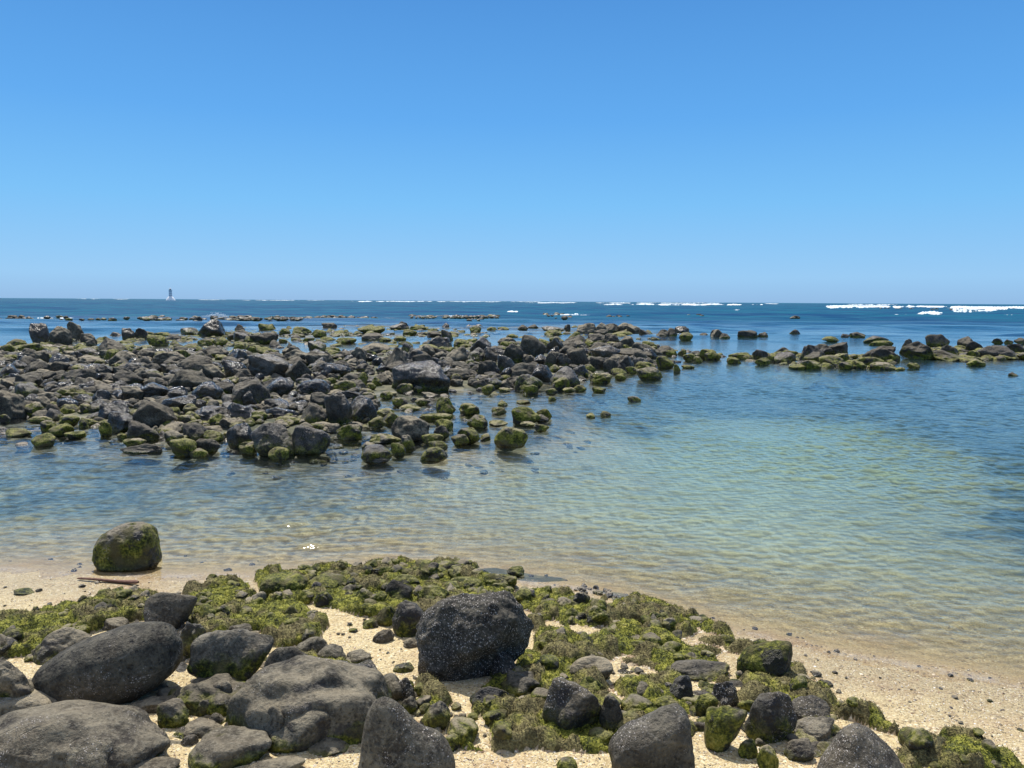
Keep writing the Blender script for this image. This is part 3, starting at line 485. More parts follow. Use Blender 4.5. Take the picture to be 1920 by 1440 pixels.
# ------------------------------------------------------------------ foreground boulders, hand placed and shaped
def E(a, b, c, d): return (a/3, 1040+b/3, c/3, 1040+d/3)
def F_(a, b, c, d): return (480+a/3, 1040+b/3, 480+c/3, 1040+d/3)
def G_(a, b, c, d): return (960+a/3, 1040+b/3, 960+c/3, 1040+d/3)
def H_(a, b, c, d): return (1280+a/3, 1040+b/3, 1280+c/3, 1040+d/3)
FG = [
 # box, type, label, options
 ((172,978,304,1070), 'M', 'mossy round boulder standing alone in the shallow water at left', dict(sub=6, power=2.9, lump=.05, fine=.03, prm=(.86,.1,.55,.12), bumps=[(.75,-.2,1,.10,.4),(-.9,0,.9,-.20,.55),(.9,0,-.6,.06,.5)], sink=.5)),
 (E(158,375,1030,865), 'D', 'long black pitted boulder lying tilted at lower left', dict(sub=6, power=2.5, tilt=20, aspect=(2.15,1,1), lump=.035, fine=.004, tone=.72, prm=(.0,.12,.05,.20), pore=1.0, dep=.52, sink=.45, bumps=[(1,0,.6,.05,.5)])),
 (E(805,210,1110,455), 'D', 'grey dome shaped boulder with barnacle streak behind the black pitted boulder', dict(sub=6, sharp=8, lump=.06, fine=.015, prm=(.05,.05,.15,.55), sink=.6)),
 (E(1000,375,1160,585), 'K', 'dark weedy stone wedged under the grey dome boulder', dict(sub=5, sharp=14, lump=.2)),
 (E(1265,385,1420,470), 'G', 'pale grey stone peeping over the slanted boulder', dict(sub=5)),
 (E(1050,415,1540,775), 'G', 'slanted grey boulder with flat face and mossy dark skirt', dict(sub=6, sharp=16, lump=.12, fine=.02, prm=(.48,.25,.12,.22), bumps=[(-.4,-.3,1,.22,.5),(.9,0,.2,.1,.5)], sink=.5)),
 (E(-200,815,960,1290), 'G', 'wide smooth grey rock outcrop at the bottom left corner', dict(sub=6, power=2.4, lump=.13, fine=.014, prm=(.06,.02,.45,.14), dep=.55, sink=.15, bumps=[(-.1,-.3,1,.14,.35),(.7,-.2,.8,-.08,.3),(.95,-.1,.35,.08,.3),(-.8,-.3,.8,-.08,.3)])),
 (E(335,1015,700,1290), 'G', 'rounded grey lobe of rock with barnacled right side at bottom left', dict(sub=6, sharp=7, lump=.10, fine=.012, prm=(.15,.1,.1,.38), sink=.5)),
 (E(-180,1065,300,1330), 'G', 'smooth slate rock cut by the bottom left picture corner', dict(sub=6, sharp=7, lump=.08, fine=.010, prm=(.03,0,.1,.12), sink=.5)),
 ((425,1228,735,1402), 'G', 'wide low brown grey rock mass under the central rock group', dict(sub=6, power=2.5, lump=.14, fine=.02, prm=(.32,.0,.6,.15), sink=.0, dep=.6)),
 ((330,1262,480,1345), 'K', 'low mossy rock floor right of the wide smooth outcrop', dict(sub=6, power=2.6, lump=.2, prm=(.55,.1,.5,.2), sink=.0)),
 ((-60,1280,130,1345), 'L', 'flat pale slab between black pitted boulder and the outcrop', dict(sub=5, power=2.6, lump=.1, sink=.0)),
 (E(690,795,960,900), 'L', 'pale layered rock hump behind the wide smooth outcrop', dict(sub=5, sharp=9, prm=(.1,0,.8,.1))),
 (E(880,805,1065,980), 'M', 'moss covered end of rock right of the smooth outcrop', dict(sub=5, sharp=9, prm=(.7,.1,.3,.1))),
 (E(700,985,935,1140), 'K', 'dark wet undercut stone below the smooth outcrop', dict(sub=5, sharp=14, lump=.18, prm=(.2,.7,.3,.3))),
 (E(-70,585,180,850), 'L', 'light grey cracked rock at the left edge beside the black boulder', dict(sub=6, sharp=14, lump=.16, fine=.03, prm=(.35,0,.7,.05))),
 (E(160,405,510,620), 'L', 'flat grey brown rock behind the black pitted boulder', dict(sub=6, sharp=12, lump=.12, prm=(.35,0,.75,.1), sink=.1)),
 (E(-60,690,50,820), 'K', 'dark stone at the left picture edge below cracked rock', dict(sub=5)),
 (E(560,348,725,430), 'L', 'flat pale stone set in the moss band at left', dict(sub=5, sharp=12, prm=(.2,0,.6,.0), sink=.1)),
 (E(40,880,140,935), 'L', 'thin pale slab left of the outcrop top', dict(sub=5)),
 (E(1480,515,1780,790), 'G', 'tall smooth grey knob rising from the central rock group', dict(sub=6, sharp=8, lump=.08, fine=.01, prm=(.05,.05,.1,.3), bumps=[(-.1,-.2,1,.18,.6)], sink=.5)),
 (E(1730,590,2080,780), 'G', 'low grey hump right of the smooth knob with purple crust', dict(sub=6, sharp=9, lump=.12, fine=.02, prm=(.1,.4,.15,.5), sink=.4)),
 (E(1490,745,1950,1085), 'G', 'broad brownish slab in the middle of the central rock group', dict(sub=6, sharp=10, lump=.10, fine=.015, prm=(.33,.0,.55,.12), sink=.35)),
 (E(1290,700,1520,950), 'L', 'leaning grey brown rock left of the broad slab', dict(sub=6, sharp=10, lump=.12, prm=(.25,0,.5,.1), tilt=-25)),
 (E(1440,850,1630,1070), 'G', 'lower left shoulder of rock under the broad slab', dict(sub=6, sharp=9, prm=(.2,0,.5,.1))),
 (F_(235,460,395,570), 'G', 'small grey stone behind the central knob', dict(sub=5)),
 (F_(340,500,495,610), 'D', 'second grey stone behind the low hump near the sand', dict(sub=5)),
 (F_(385,740,640,870), 'G', 'round topped grey lobe right of the broad slab', dict(sub=6, sharp=8, prm=(.12,.1,.15,.35))),
 (F_(610,665,820,815), 'G', 'olive grey boulder at the right of the central group', dict(sub=6, sharp=9, lump=.1, prm=(.2,.05,.3,.12))),
 (F_(500,590,690,730), 'K', 'dark crusted rock between the hump and olive boulder', dict(sub=5, sharp=16, lump=.2)),
 (F_(770,690,900,830), 'B', 'barnacled dark stone beside the olive grey boulder', dict(sub=5, sharp=12)),
 (F_(300,985,525,1125), 'L', 'angular brown grey stone on sand below the broad slab', dict(sub=6, sharp=26, lump=.1, prm=(.3,0,.6,.0))),
 (F_(560,870,700,1010), 'L', 'brown wedge stone left of the cone boulder', dict(sub=5, sharp=18, prm=(.4,0,.5,.0))),
 (F_(400,840,620,990), 'M', 'mossy rock filling between broad slab and cone boulder', dict(sub=5, prm=(.6,.1,.3,.1))),
 (F_(810,795,910,900), 'M', 'small olive stone touching the cone boulder at right', dict(sub=5, prm=(.5,0,.2,.0))),
 (E(1095,960,1490,1210), 'G', 'rounded boulder with green moss patch at bottom left centre', dict(sub=6, sharp=8, lump=.1, fine=.015, prm=(.42,.1,.3,.1), sink=.45)),
 (E(745,1135,990,1260), 'G', 'low grey stone at the bottom edge left of the moss patched boulder', dict(sub=5, sharp=8)),
 (E(1395,1130,1690,1280), 'L', 'flat round stone at the bottom edge on shell sand', dict(sub=6, sharp=8, lump=.05, prm=(.1,0,.6,.0), sink=.1)),
 (E(1180,888,1265,960), 'D', 'little round green grey stone on pale shell sand', dict(sub=5, sharp=6)),
 (E(1228,815,1312,890), 'R', 'little reddish brown stone near the weedy knob', dict(sub=5, sharp=8, prm=(0,.2,.0,0))),
 (E(1110,815,1210,905), 'K', 'dark mossy cobble at the foot of the weedy knob', dict(sub=5)),
 (E(1150,698,1300,855), 'L', 'upright brown green knob between slanted boulder and leaning rock', dict(sub=5, sharp=9, tilt=25, prm=(.4,.2,.6,.1))),
 (E(975,735,1105,830), 'L', 'small grey brown stone right of the black pitted boulder', dict(sub=5, prm=(.1,0,.6,.0))),
 (E(1050,915,1240,1030), 'R', 'tan stained stone beside the little green grey stone', dict(sub=5, prm=(.1,.2,.9,.0))),
 (E(1015,1010,1120,1080), 'B', 'pinkish barnacle crusted stone near the bottom left', dict(sub=5)),
 (F_(897,200,1565,715), 'B', 'large black boulder spattered with white barnacles at centre', dict(sub=6, sharp=8, hmin=.74, aspect=(1.3,1,1), tilt=24, lump=.12, fine=.05, prm=(.02,.2,.05,1.0), pore=.6, dep=.62, sink=.55,
    bumps=[(.45,-.3,1,.16,.5),(-.6,-.2,.9,-.10,.35),(-.6,-.5,-.9,.15,.5),(.9,-.6,-.9,-.34,.50),(.30,-1,-.35,-.28,.26),(.75,-.8,-.15,-.26,.22),(0,-1,-.55,-.12,.2),(.5,-1,.05,.07,.2)])),
 (F_(765,255,970,468), 'K', 'dark moss streaked stone left of the large barnacled boulder', dict(sub=6, sharp=9, prm=(.45,.5,.1,.4))),
 (F_(12,95,292,248), 'M', 'blocky mossy boulder at the left end of the green ridge', dict(sub=6, sharp=12, power=3.4, fine=.04, prm=(1,.1,.1,0), sink=.5)),
 (F_(285,98,545,225), 'M', 'wide mossy rock right of the blocky mossy boulder', dict(sub=6, sharp=10, fine=.05, prm=(1,.1,.15,0))),
 (F_(238,195,345,280), 'M', 'small dark mossy stone in front of blocky boulder', dict(sub=5)),
 (F_(330,205,435,300), 'M', 'mossy knob in front of the wide mossy rock', dict(sub=5)),
 (F_(478,200,580,265), 'M', 'bright green cobble at the foot of the ridge', dict(sub=5)),
 (F_(720,138,878,278), 'K', 'dark rounded rock in the middle of the green ridge', dict(sub=6, sharp=8, prm=(.5,.2,.0,.1))),
 (F_(640,205,762,292), 'M', 'mossy cobble below the dark ridge rock', dict(sub=5)),
 (F_(583,270,692,348), 'M', 'lone olive mossy cobble on the sand tongue', dict(sub=5, sharp=7)),
 (F_(670,288,800,402), 'M', 'slanting green rock against the moss streaked stone', dict(sub=5, tilt=-35)),
 (F_(598,358,690,418), 'M', 'dark green wedge at the sand beside the slanting rock', dict(sub=5)),
 (F_(745,108,935,200), 'Y', 'olive topped hump on the green ridge crest', dict(sub=6, sharp=7, prm=(.9,0,.6,0))),
 (F_(985,32,1248,145), 'Y', 'highest mossy hump of the ridge beside the water', dict(sub=6, sharp=8, fine=.06, prm=(1,0,.4,0))),
 (F_(898,172,1108,305), 'M', 'brown green lump just above the large barnacled boulder', dict(sub=6, fine=.05, prm=(1,0,.4,0))),
 (F_(1278,105,1448,210), 'Y', 'pale crusted mossy lump behind the barnacled boulder top', dict(sub=6, fine=.06, prm=(.9,0,.7,0))),
 (F_(1050,122,1290,230), 'Y', 'broad olive mound between the ridge humps', dict(sub=6, fine=.05, prm=(1,0,.5,0))),
 (F_(650,70,985,150), 'M', 'long green crest of the ridge facing the water', dict(sub=6, fine=.05)),
 (F_(1410,62,1510,120), 'M', 'small green tuft of rock in the shallow water by dark weed', dict(sub=5)),
 (F_(665,418,768,492), 'D', 'small grey pebble stone on the sand tongue', dict(sub=5, prm=(0,0,.4,.2))),
 (F_(828,468,925,526), 'L', 'pale flat stone on sand left of the barnacled boulder', dict(sub=5, sharp=8)),
 (F_(520,412,575,438), 'M', 'tiny mossy stone lying on the sand tongue', dict(sub=4)),
 (F_(780,605,880,660), 'K', 'small wet stone on sand above the olive boulder', dict(sub=5)),
 (F_(510,530,640,610), 'R', 'brown flat stone half buried at the sand tongue', dict(sub=5, prm=(.3,0,.5,0))),
 (F_(505,798,1125,1620), 'D', 'pointed blue grey boulder at the bottom centre flecked with shells', dict(sub=6, sharp=7, lump=.05, fine=.008, prm=(.0,.05,.1,.46), pore=.2, sink=.25, dep=.9, bumps=[(-.22,.0,1,.62,.34),(.5,0,.8,.06,.5)])),
 (F_(1310,550,1490,720), 'K', 'crusted dark knob at the lower right of the barnacled boulder', dict(sub=6, sharp=9, prm=(.3,.5,.1,.7))),
 (F_(1200,740,1430,905), 'K', 'dark angular rock on sand below the barnacled boulder', dict(sub=6, sharp=14, prm=(.5,.3,.1,.2))),
 (F_(1380,650,1600,800), 'M', 'weedy rock between the crusted knob and pointed rock', dict(sub=6, sharp=12, lump=.2, prm=(.7,.3,.1,.2))),
 (F_(880,710,1020,800), 'M', 'olive mossy cobble right of the olive grey boulder', dict(sub=5)),
 (F_(930,820,1095,990), 'M', 'mossy brown rock behind the pointed bottom boulder', dict(sub=5, prm=(.7,0,.3,.1))),
 (F_(1035,1005,1145,1110), 'M', 'small mossy rock on sand right of the pointed boulder', dict(sub=5)),
 (F_(1690,1135,1810,1230), 'M', 'mossy cobble at the bottom edge on open sand', dict(sub=5)),
 (G_(170,685,512,1022), 'D', 'peaked dark boulder with mossy foot right of centre', dict(sub=6, sharp=10, lump=.1, fine=.03, prm=(.42,.1,.3,.35), bumps=[(-.35,0,1,.22,.45)], sink=.45)),
 (G_(320,568,570,715), 'L', 'pale rounded rock above the peaked dark boulder', dict(sub=6, sharp=8, lump=.05, prm=(.32,0,1,.0))),
 (G_(135,520,490,625), 'L', 'flat grey rock in the moss at the barnacled boulder foot', dict(sub=6, sharp=12, prm=(.45,0,.7,.1), sink=.1)),
 (G_(440,545,520,590), 'D', 'tiny slate stone on the flat grey rock edge', dict(sub=4)),
 (G_(490,790,625,1022), 'K', 'dark narrow rock beside the peaked boulder', dict(sub=6, sharp=12, prm=(.4,.2,.3,.1))),
 (G_(540,835,1030,1290), 'B', 'slant cut black boulder with smooth top at the bottom', dict(sub=6, power=3.4, aspect=(1.5,1,1), tilt=20, lump=.07, fine=.02, prm=(.22,.2,.1,.55), bumps=[(.9,0,.8,.14,.35),(-.2,-1,-.1,-.08,.3)], dep=.6, sink=.4)),
 (G_(680,710,870,830), 'G', 'smooth grey stone in moss above the slant cut boulder', dict(sub=6, sharp=8, prm=(.35,0,.2,.0))),
 (G_(610,780,825,915), 'M', 'green rock left above the slant cut boulder', dict(sub=6, prm=(.75,0,.5,.0))),
 (G_(790,790,950,890), 'M', 'green skirted rock right of the smooth grey stone', dict(sub=5)),
 (G_(890,588,1225,710), 'K', 'long dark rock with green sides in the right moss field', dict(sub=6, sharp=12, prm=(.55,.3,.3,.3))),
 (G_(885,678,1020,835), 'K', 'dark hollow rock below the long dark rock', dict(sub=5, sharp=14)),
 (G_(1120,712,1278,862), 'B', 'black wet stone flecked white in the right moss field', dict(sub=6, sharp=11, prm=(.1,.8,.1,.7))),
 (G_(1025,778,1160,920), 'M', 'mossy stone left of the black flecked stone', dict(sub=5)),
 (G_(1080,848,1325,1115), 'M', 'green boulder with grey top right of slant cut boulder', dict(sub=6, sharp=8, prm=(.8,.1,.1,.1), sink=.5)),
 (G_(1305,770,1605,1065), 'K', 'dark barnacled boulder beside the green grey boulder', dict(sub=6, sharp=10, prm=(.5,.3,.1,.75), sink=.5)),
 (G_(1540,788,1800,975), 'K', 'dark rock with speckled top behind the reddish stone', dict(sub=6, sharp=9, prm=(.4,.3,.1,.6))),
 (G_(1565,910,1815,1060), 'R', 'rusty pink brown stone between dark rocks at right', dict(sub=6, sharp=20, prm=(.05,.2,.4,.3))),
 (G_(1528,1030,1700,1165), 'K', 'brown black stone under the rusty pink stone', dict(sub=5, sharp=10, prm=(.3,.3,.5,.1))),
 (G_(1262,480,1580,730), 'M', 'big green mossy dome at right edge of the moss field', dict(sub=6, sharp=7, lump=.05, fine=.035, prm=(1,.1,.0,.1), sink=.5)),
 (H_(715,945,1255,1500), 'D', 'large grey domed boulder cut by the bottom edge at right', dict(sub=6, sharp=7, lump=.06, fine=.012, prm=(.02,.1,.3,.5), pore=.5, sink=.4, bumps=[(-.1,-.1,1,.10,.5)])),
 (G_(1375,1075,1502,1230), 'M', 'upright mossy cobble at the bottom edge right', dict(sub=5)),
 (G_(1270,1035,1385,1150), 'Y', 'pale mossy cobble on sand under the green boulder', dict(sub=5)),
 (G_(60,965,140,1015), 'M', 'little mossy stone beneath the peaked boulder', dict(sub=4)),
 (H_(1450,988,1482,1020), 'K', 'single small black stone on the open sand at right', dict(sub=4, prm=(0,.2,0,0))),
 (G_(240,235,350,330), 'Y', 'round olive cushion of rock right of the barnacled boulder', dict(sub=5, fine=.05)),
 (G_(330,210,440,320), 'Y', 'pinkish olive lump next to the round olive cushion', dict(sub=5, fine=.05)),
 (G_(150,245,245,320), 'M', 'green lump left of the round olive cushion', dict(sub=5)),
 (G_(420,285,540,400), 'Y', 'mossy knob at the near side of the right ridge', dict(sub=5, fine=.05)),
 (G_(130,465,260,560), 'M', 'mossy stone at the right foot of the barnacled boulder', dict(sub=5)),
 (G_(740,320,880,440), 'M', 'brown mossy lump in the right ridge middle', dict(sub=5, fine=.06)),
 (E(-20,365,45,400), 'M', 'tiny dark tuft stone at the left edge by the sand', dict(sub=4)),
 (E(75,185,195,228), 'M', 'lone mossy patch stone on the open sand at left', dict(sub=5, sink=.0, prm=(.9,0,.6,0))),
]
for k, (bx, ty, lab, op) in enumerate(FG):
    op = dict(op); op.setdefault('sink', .35)
    if bx[2] < 780 and bx[1] > 1175 and ty in 'GLDKR' and k > 12:
        wx_, hy_ = (bx[2]-bx[0])*.10, (bx[3]-bx[1])*.10; bx = (bx[0]-wx_, bx[1], bx[2]+wx_, bx[3]+hy_); op['sink'] = .12
    make_rock(bx, ty, 5000+k*3, label=lab, group='boulders on the near beach', **op)

# ------------------------------------------------------------------ rubble between the boulders (uncountable)
LIB = [rock_shape(900+k, 3, sharp=random.Random(k).uniform(6, 16), lump=.14) for k in range(24)]
LIB2 = [rock_shape(940+k, 2, sharp=random.Random(k).uniform(8, 18), lump=.14) for k in range(12)]
def scatter(name, items, lib, label, cat, zmin=-9):
    """items: (x, y, z, sx, sy, sz, type)"""
    Vs, Fs, As, Bs, off = [], [], [], [], 0
    for j, (x, y, z, sx, sy, sz, ty) in enumerate(items):
        V, F = lib[RNG.integers(len(lib))]; W = (V @ rotz(RNG.uniform(0, 6.28)).T)*np.array([sx, sy, sz])
        hn = np.clip((W[:,2]+sz*.4)/(1.3*sz), 0, 1); W = W + np.array([x, y, z])
        pr = np.clip(np.array(TYPES[ty])*(1+RNG.uniform(-.2, .2, 4)), 0, 1); n = len(W)
        Vs.append(W); Fs.append(F+off); off += n; As.append(np.tile(pr, (n, 1))); Bs.append(np.stack([hn, np.full(n, RNG.random()), np.zeros(n), np.full(n, TONE[ty]*RNG.uniform(.5, 1.05))], 1))
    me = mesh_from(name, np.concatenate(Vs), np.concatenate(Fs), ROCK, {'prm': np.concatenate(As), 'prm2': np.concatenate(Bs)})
    return link(name, me, kind='stuff', label=label, category=cat)
def px_scatter(polys, n, smin, smax, types, lift=.15, flat=.6):
    out = []; polys = [np.array(p, float) for p in polys]
    for p in polys:
        m = 0; x0, y0 = p.min(0); x1, y1 = p.max(0)
        tot = n if len(polys) == 1 else n//len(polys)
        tries = 0
        while m < tot and tries < tot*30:
            tries += 1; a, b_ = RNG.uniform(x0, x1), RNG.uniform(y0, y1)
            if poly_sd(np.array([a]), np.array([b_]), p)[0] < 0: continue
            g = hit(a, b_); r = RNG.uniform(smin, smax)*RNG.uniform(.6, 1.2)/FPX*np.linalg.norm(g-CP)/2; r = min(r, .55)
            z = tz(g[0], g[1]); f = flat*RNG.uniform(.7, 1.2)
            out.append((g[0], g[1], z+lift*r, r, r*RNG.uniform(.7, 1.3), r*f, types(a, b_))); m += 1
    return out
def bank_type(a, b_):
    u = RNG.random()
    if b_ > 790 or (a > 720 and b_ > 735): return 'Y' if u < .5 else 'M' if u < .8 else 'L'
    if b_ < 668: return 'M' if u < .7 else 'D' if u < .9 else 'L'
    return 'D' if u < .45 else 'L' if u < .58 else 'W' if u < .78 else 'K' if u < .93 else 'Y'
bankpx = [(-60,775),(0,835),(100,828),(165,812),(200,836),(330,848),(500,856),(640,865),(700,850),(830,830),(900,790),(900,740),(1000,745),(1130,712),(1250,692),(1300,680),(1380,664),(1330,655),(1240,650),(1240,618),(1080,612),(900,620),(700,612),(450,616),(230,634),(0,652),(-60,660)]
ridgepx = [(-60,770),(200,800),(330,822),(560,830),(690,800),(720,740),(880,735),(1060,716),(1180,690),(1240,676),(1230,650),(1100,640),(900,655),(700,672),(300,664),(0,672)]
it = px_scatter([bankpx], 1500, 11, 26, bank_type)+px_scatter([ridgepx], 1000, 15, 34, bank_type, .3, .72)
it += px_scatter([[(185,845),(520,868),(840,852),(1000,832),(1060,790),(1130,800),(960,870),(640,880),(300,872)]], 34, 12, 30, lambda a, b_: RNG.choice(['M','Y','L']), -.2, .5)
it += px_scatter([[(0,1030),(330,1010),(900,1030),(1400,1150),(1900,1280),(1900,1300),(1400,1195),(900,1070),(0,1068)]], 60, 4, 13, lambda a, b_: RNG.choice(['L','K','D','R']), .1, .5)
it += px_scatter([[(0,1085),(460,1095),(300,1120),(0,1165)],[(1480,1225),(1920,1310),(1920,1440),(1700,1380)],[(590,1160),(680,1150),(780,1240),(760,1300),(660,1240)],[(850,1400),(1150,1410),(1150,1440),(850,1440)]], 110, 2.5, 10, lambda a, b_: RNG.choice(['L','K','D','R','K']), .2, .6)
mt = lambda a, b_: 'M' if RNG.random() < .78 else 'K' if RNG.random() < .5 else 'L'
it += px_scatter([[(-40,650),(50,641),(230,629),(380,623),(380,636),(300,650),(180,664),(-40,686)]], 430, 9, 24, mt, .1, .5)
it += px_scatter([[(380,618),(560,614),(560,625),(500,640),(440,655),(400,668),(380,655)]], 170, 8, 20, mt, .1, .5)
it += px_scatter([[(560,612),(900,612),(940,622),(900,640),(760,655),(680,650),(640,632),(560,624)]], 300, 8, 20, mt, .1, .5)
it += px_scatter([[(20,1330),(60,1240),(0,1200),(120,1180),(270,1150),(350,1190),(420,1200),(500,1190),(560,1210),(640,1240),(700,1290),(760,1310),(720,1370),(640,1400),(540,1345),(480,1440),(330,1440),(300,1330)]], 190, 12, 44, lambda a, b_: RNG.choice(['G','L','K','M','M','K','L']), -.25, .6)
it += px_scatter([[(900,1330),(960,1280),(1200,1270),(1420,1290),(1560,1340),(1560,1440),(1440,1440),(1330,1400),(1200,1410),(1000,1390)]], 170, 14, 48, lambda a, b_: RNG.choice(['M','K','M','K','Y']), -.1, .6)
scatter('rubble', it, LIB, 'loose stones and cobbles filling the gaps of the sea bank', 'rubble')
it = px_scatter([[(1365,672),(1440,682),(1540,692),(1680,692),(1700,680),(1680,668),(1540,662),(1400,664)],[(1700,668),(1820,678),(1930,672),(1930,655),(1700,655)]], 420, 10, 26, lambda a, b_: 'M' if RNG.random() < .85 else 'K')
it += px_scatter([[(1290,636),(1480,636),(1480,628),(1290,628)],[(1480,637),(1700,637),(1700,631),(1480,629)],[(1700,642),(1920,642),(1920,636),(1700,636)]], 150, 8, 16, lambda a, b_: 'D' if RNG.random() < .6 else 'M', .3, .4)
scatter('rubble', it, LIB2, 'low weedy stones around the two small reefs at right', 'rubble')
far = []
for a, b_, y0, y1, n in [(0,60,597,601,10),(85,125,594,599,6),(110,250,600,604,10),(260,318,594,603,26),(330,370,600,604,6),(362,385,596,606,8),(395,480,596,603,40),(440,485,599,604,18),(500,585,598,602,50),(590,665,597,600,50),(668,710,598,600,12),(770,935,595,598,110),(1012,1060,590,594,12),(1040,1070,596,599,8),(1140,1180,594,597,8),(1290,1330,592,594,3),(1478,1492,597,600,3),(1700,1715,579,581,4),(1740,1760,579,582,5),(1780,1800,580,583,6),(1650,1690,578,580,6),(1320,1340,572,573,3),(880,910,601,604,6),(600,625,594,597,2)]:
    far += px_scatter([[(a,y0),(b_,y0),(b_,y1),(a,y1)]], n, 6, 15, lambda p, q: 'K' if RNG.random() < .6 else 'D', .45, .55)
far = [(x, y, .16, sx*1.0, sy, min(sz, .9), t) for (x, y, z, sx, sy, sz, t) in far]
scatter('rubble', far, LIB2, 'thin broken line of dark reef stones out in the open sea', 'rubble')
# ------------------------------------------------------------------ moss mats over the near stones
MATPX = [[(-40,1172),(60,1156),(90,1146),(160,1134),(290,1118),(300,1160),(220,1172),(150,1190),(60,1232),(-40,1240)],
 [(340,1112),(400,1096),(462,1100),(452,1122),(560,1132),(604,1170),(592,1204),(540,1214),(480,1190),(380,1200),(345,1150)],
 [(484,1084),(560,1072),(700,1062),(830,1056),(890,1062),(890,1085),(950,1100),(975,1125),(900,1140),(760,1170),(700,1158),(600,1135),(500,1120)],
 [(955,1120),(1000,1112),(1100,1094),(1135,1108),(1145,1132),(1230,1125),(1290,1145),(1340,1165),(1390,1205),(1440,1225),(1500,1250),(1560,1290),(1590,1325),(1580,1342),(1490,1326),(1440,1340),(1300,1340),(1210,1400),(1100,1412),(930,1405),(880,1340),(900,1290),(960,1255),(1005,1230),(990,1150)],
 [(770,1275),(815,1285),(850,1340),(880,1390),(900,1410),(850,1410),(790,1340)],
 [(1688,1415),(1720,1400),(1780,1384),(1830,1395),(1870,1418),(1930,1450),(1700,1460)],
 [(1555,1325),(1600,1335),(1640,1335),(1695,1368),(1680,1378),(1620,1360),(1560,1345)],
 [(520,1250),(600,1230),(660,1260),(600,1300),(540,1290)],[(410,1290),(470,1270),(470,1310),(420,1320)],[(600,1340),(660,1320),(690,1370),(620,1390)]]
MATW = [np.array([ground(a, b_)[:2] for a, b_ in q]) for q in MATPX]
DENS = [.3, .25, .9, -.35, .2, .8, -.1, -.1, -.1, .1]
def moss_material():
    b = NB('green_algae'); P = b.n('NewGeometry').outputs['Position']; k = b.n('Attribute', attribute_name='cov').outputs['Fac']; cid = b.n('Attribute', attribute_name='cid').outputs['Fac']
    a = b.noise(P, 3.0, 4, .6); m = b.noise(P, 16.0, 4, .65); h = b.noise(P, 85.0, 3, .7)
    g = b.ramp(b.add(b.mul(h, .5), b.mul(m, .5)), [(.37,(.014,.018,.004)),(.45,(.062,.072,.010)),(.53,(.215,.218,.024)),(.63,(.48,.44,.09))])
    br = b.ramp(b.add(b.mul(h, .5), b.mul(m, .5)), [(.37,(.03,.024,.010)),(.48,(.12,.10,.040)),(.64,(.36,.31,.13))])
    c = b.mix(b.ss(b.add(a, b.mul(b.add(cid, -.5), .35)), .45, .64), g, br)
    v = b.vor(P, 62.0); s1 = b.n('SeparateColor', {0: v.outputs['Color']}).outputs[0]
    sand = b.ramp(s1, [(0,(.30,.2,.12)),(.2,(.55,.42,.27)),(.6,(.70,.56,.37)),(.9,(.82,.74,.6))], 'CONSTANT')
    c = b.mix(b.ss(b.add(k, b.mul(b.add(m, -.5), .5)), .42, .28), c, sand)
    hh = b.add(b.mul(m, .03), b.mul(h, .016))
    return b.done(b.n('BsdfPrincipled', {'Base Color': c, 'Roughness': .8, 'Normal': b.bump(hh, 1.0, 1.0), 'Specular IOR Level': .3}).outputs[0])
MOSS = moss_material()
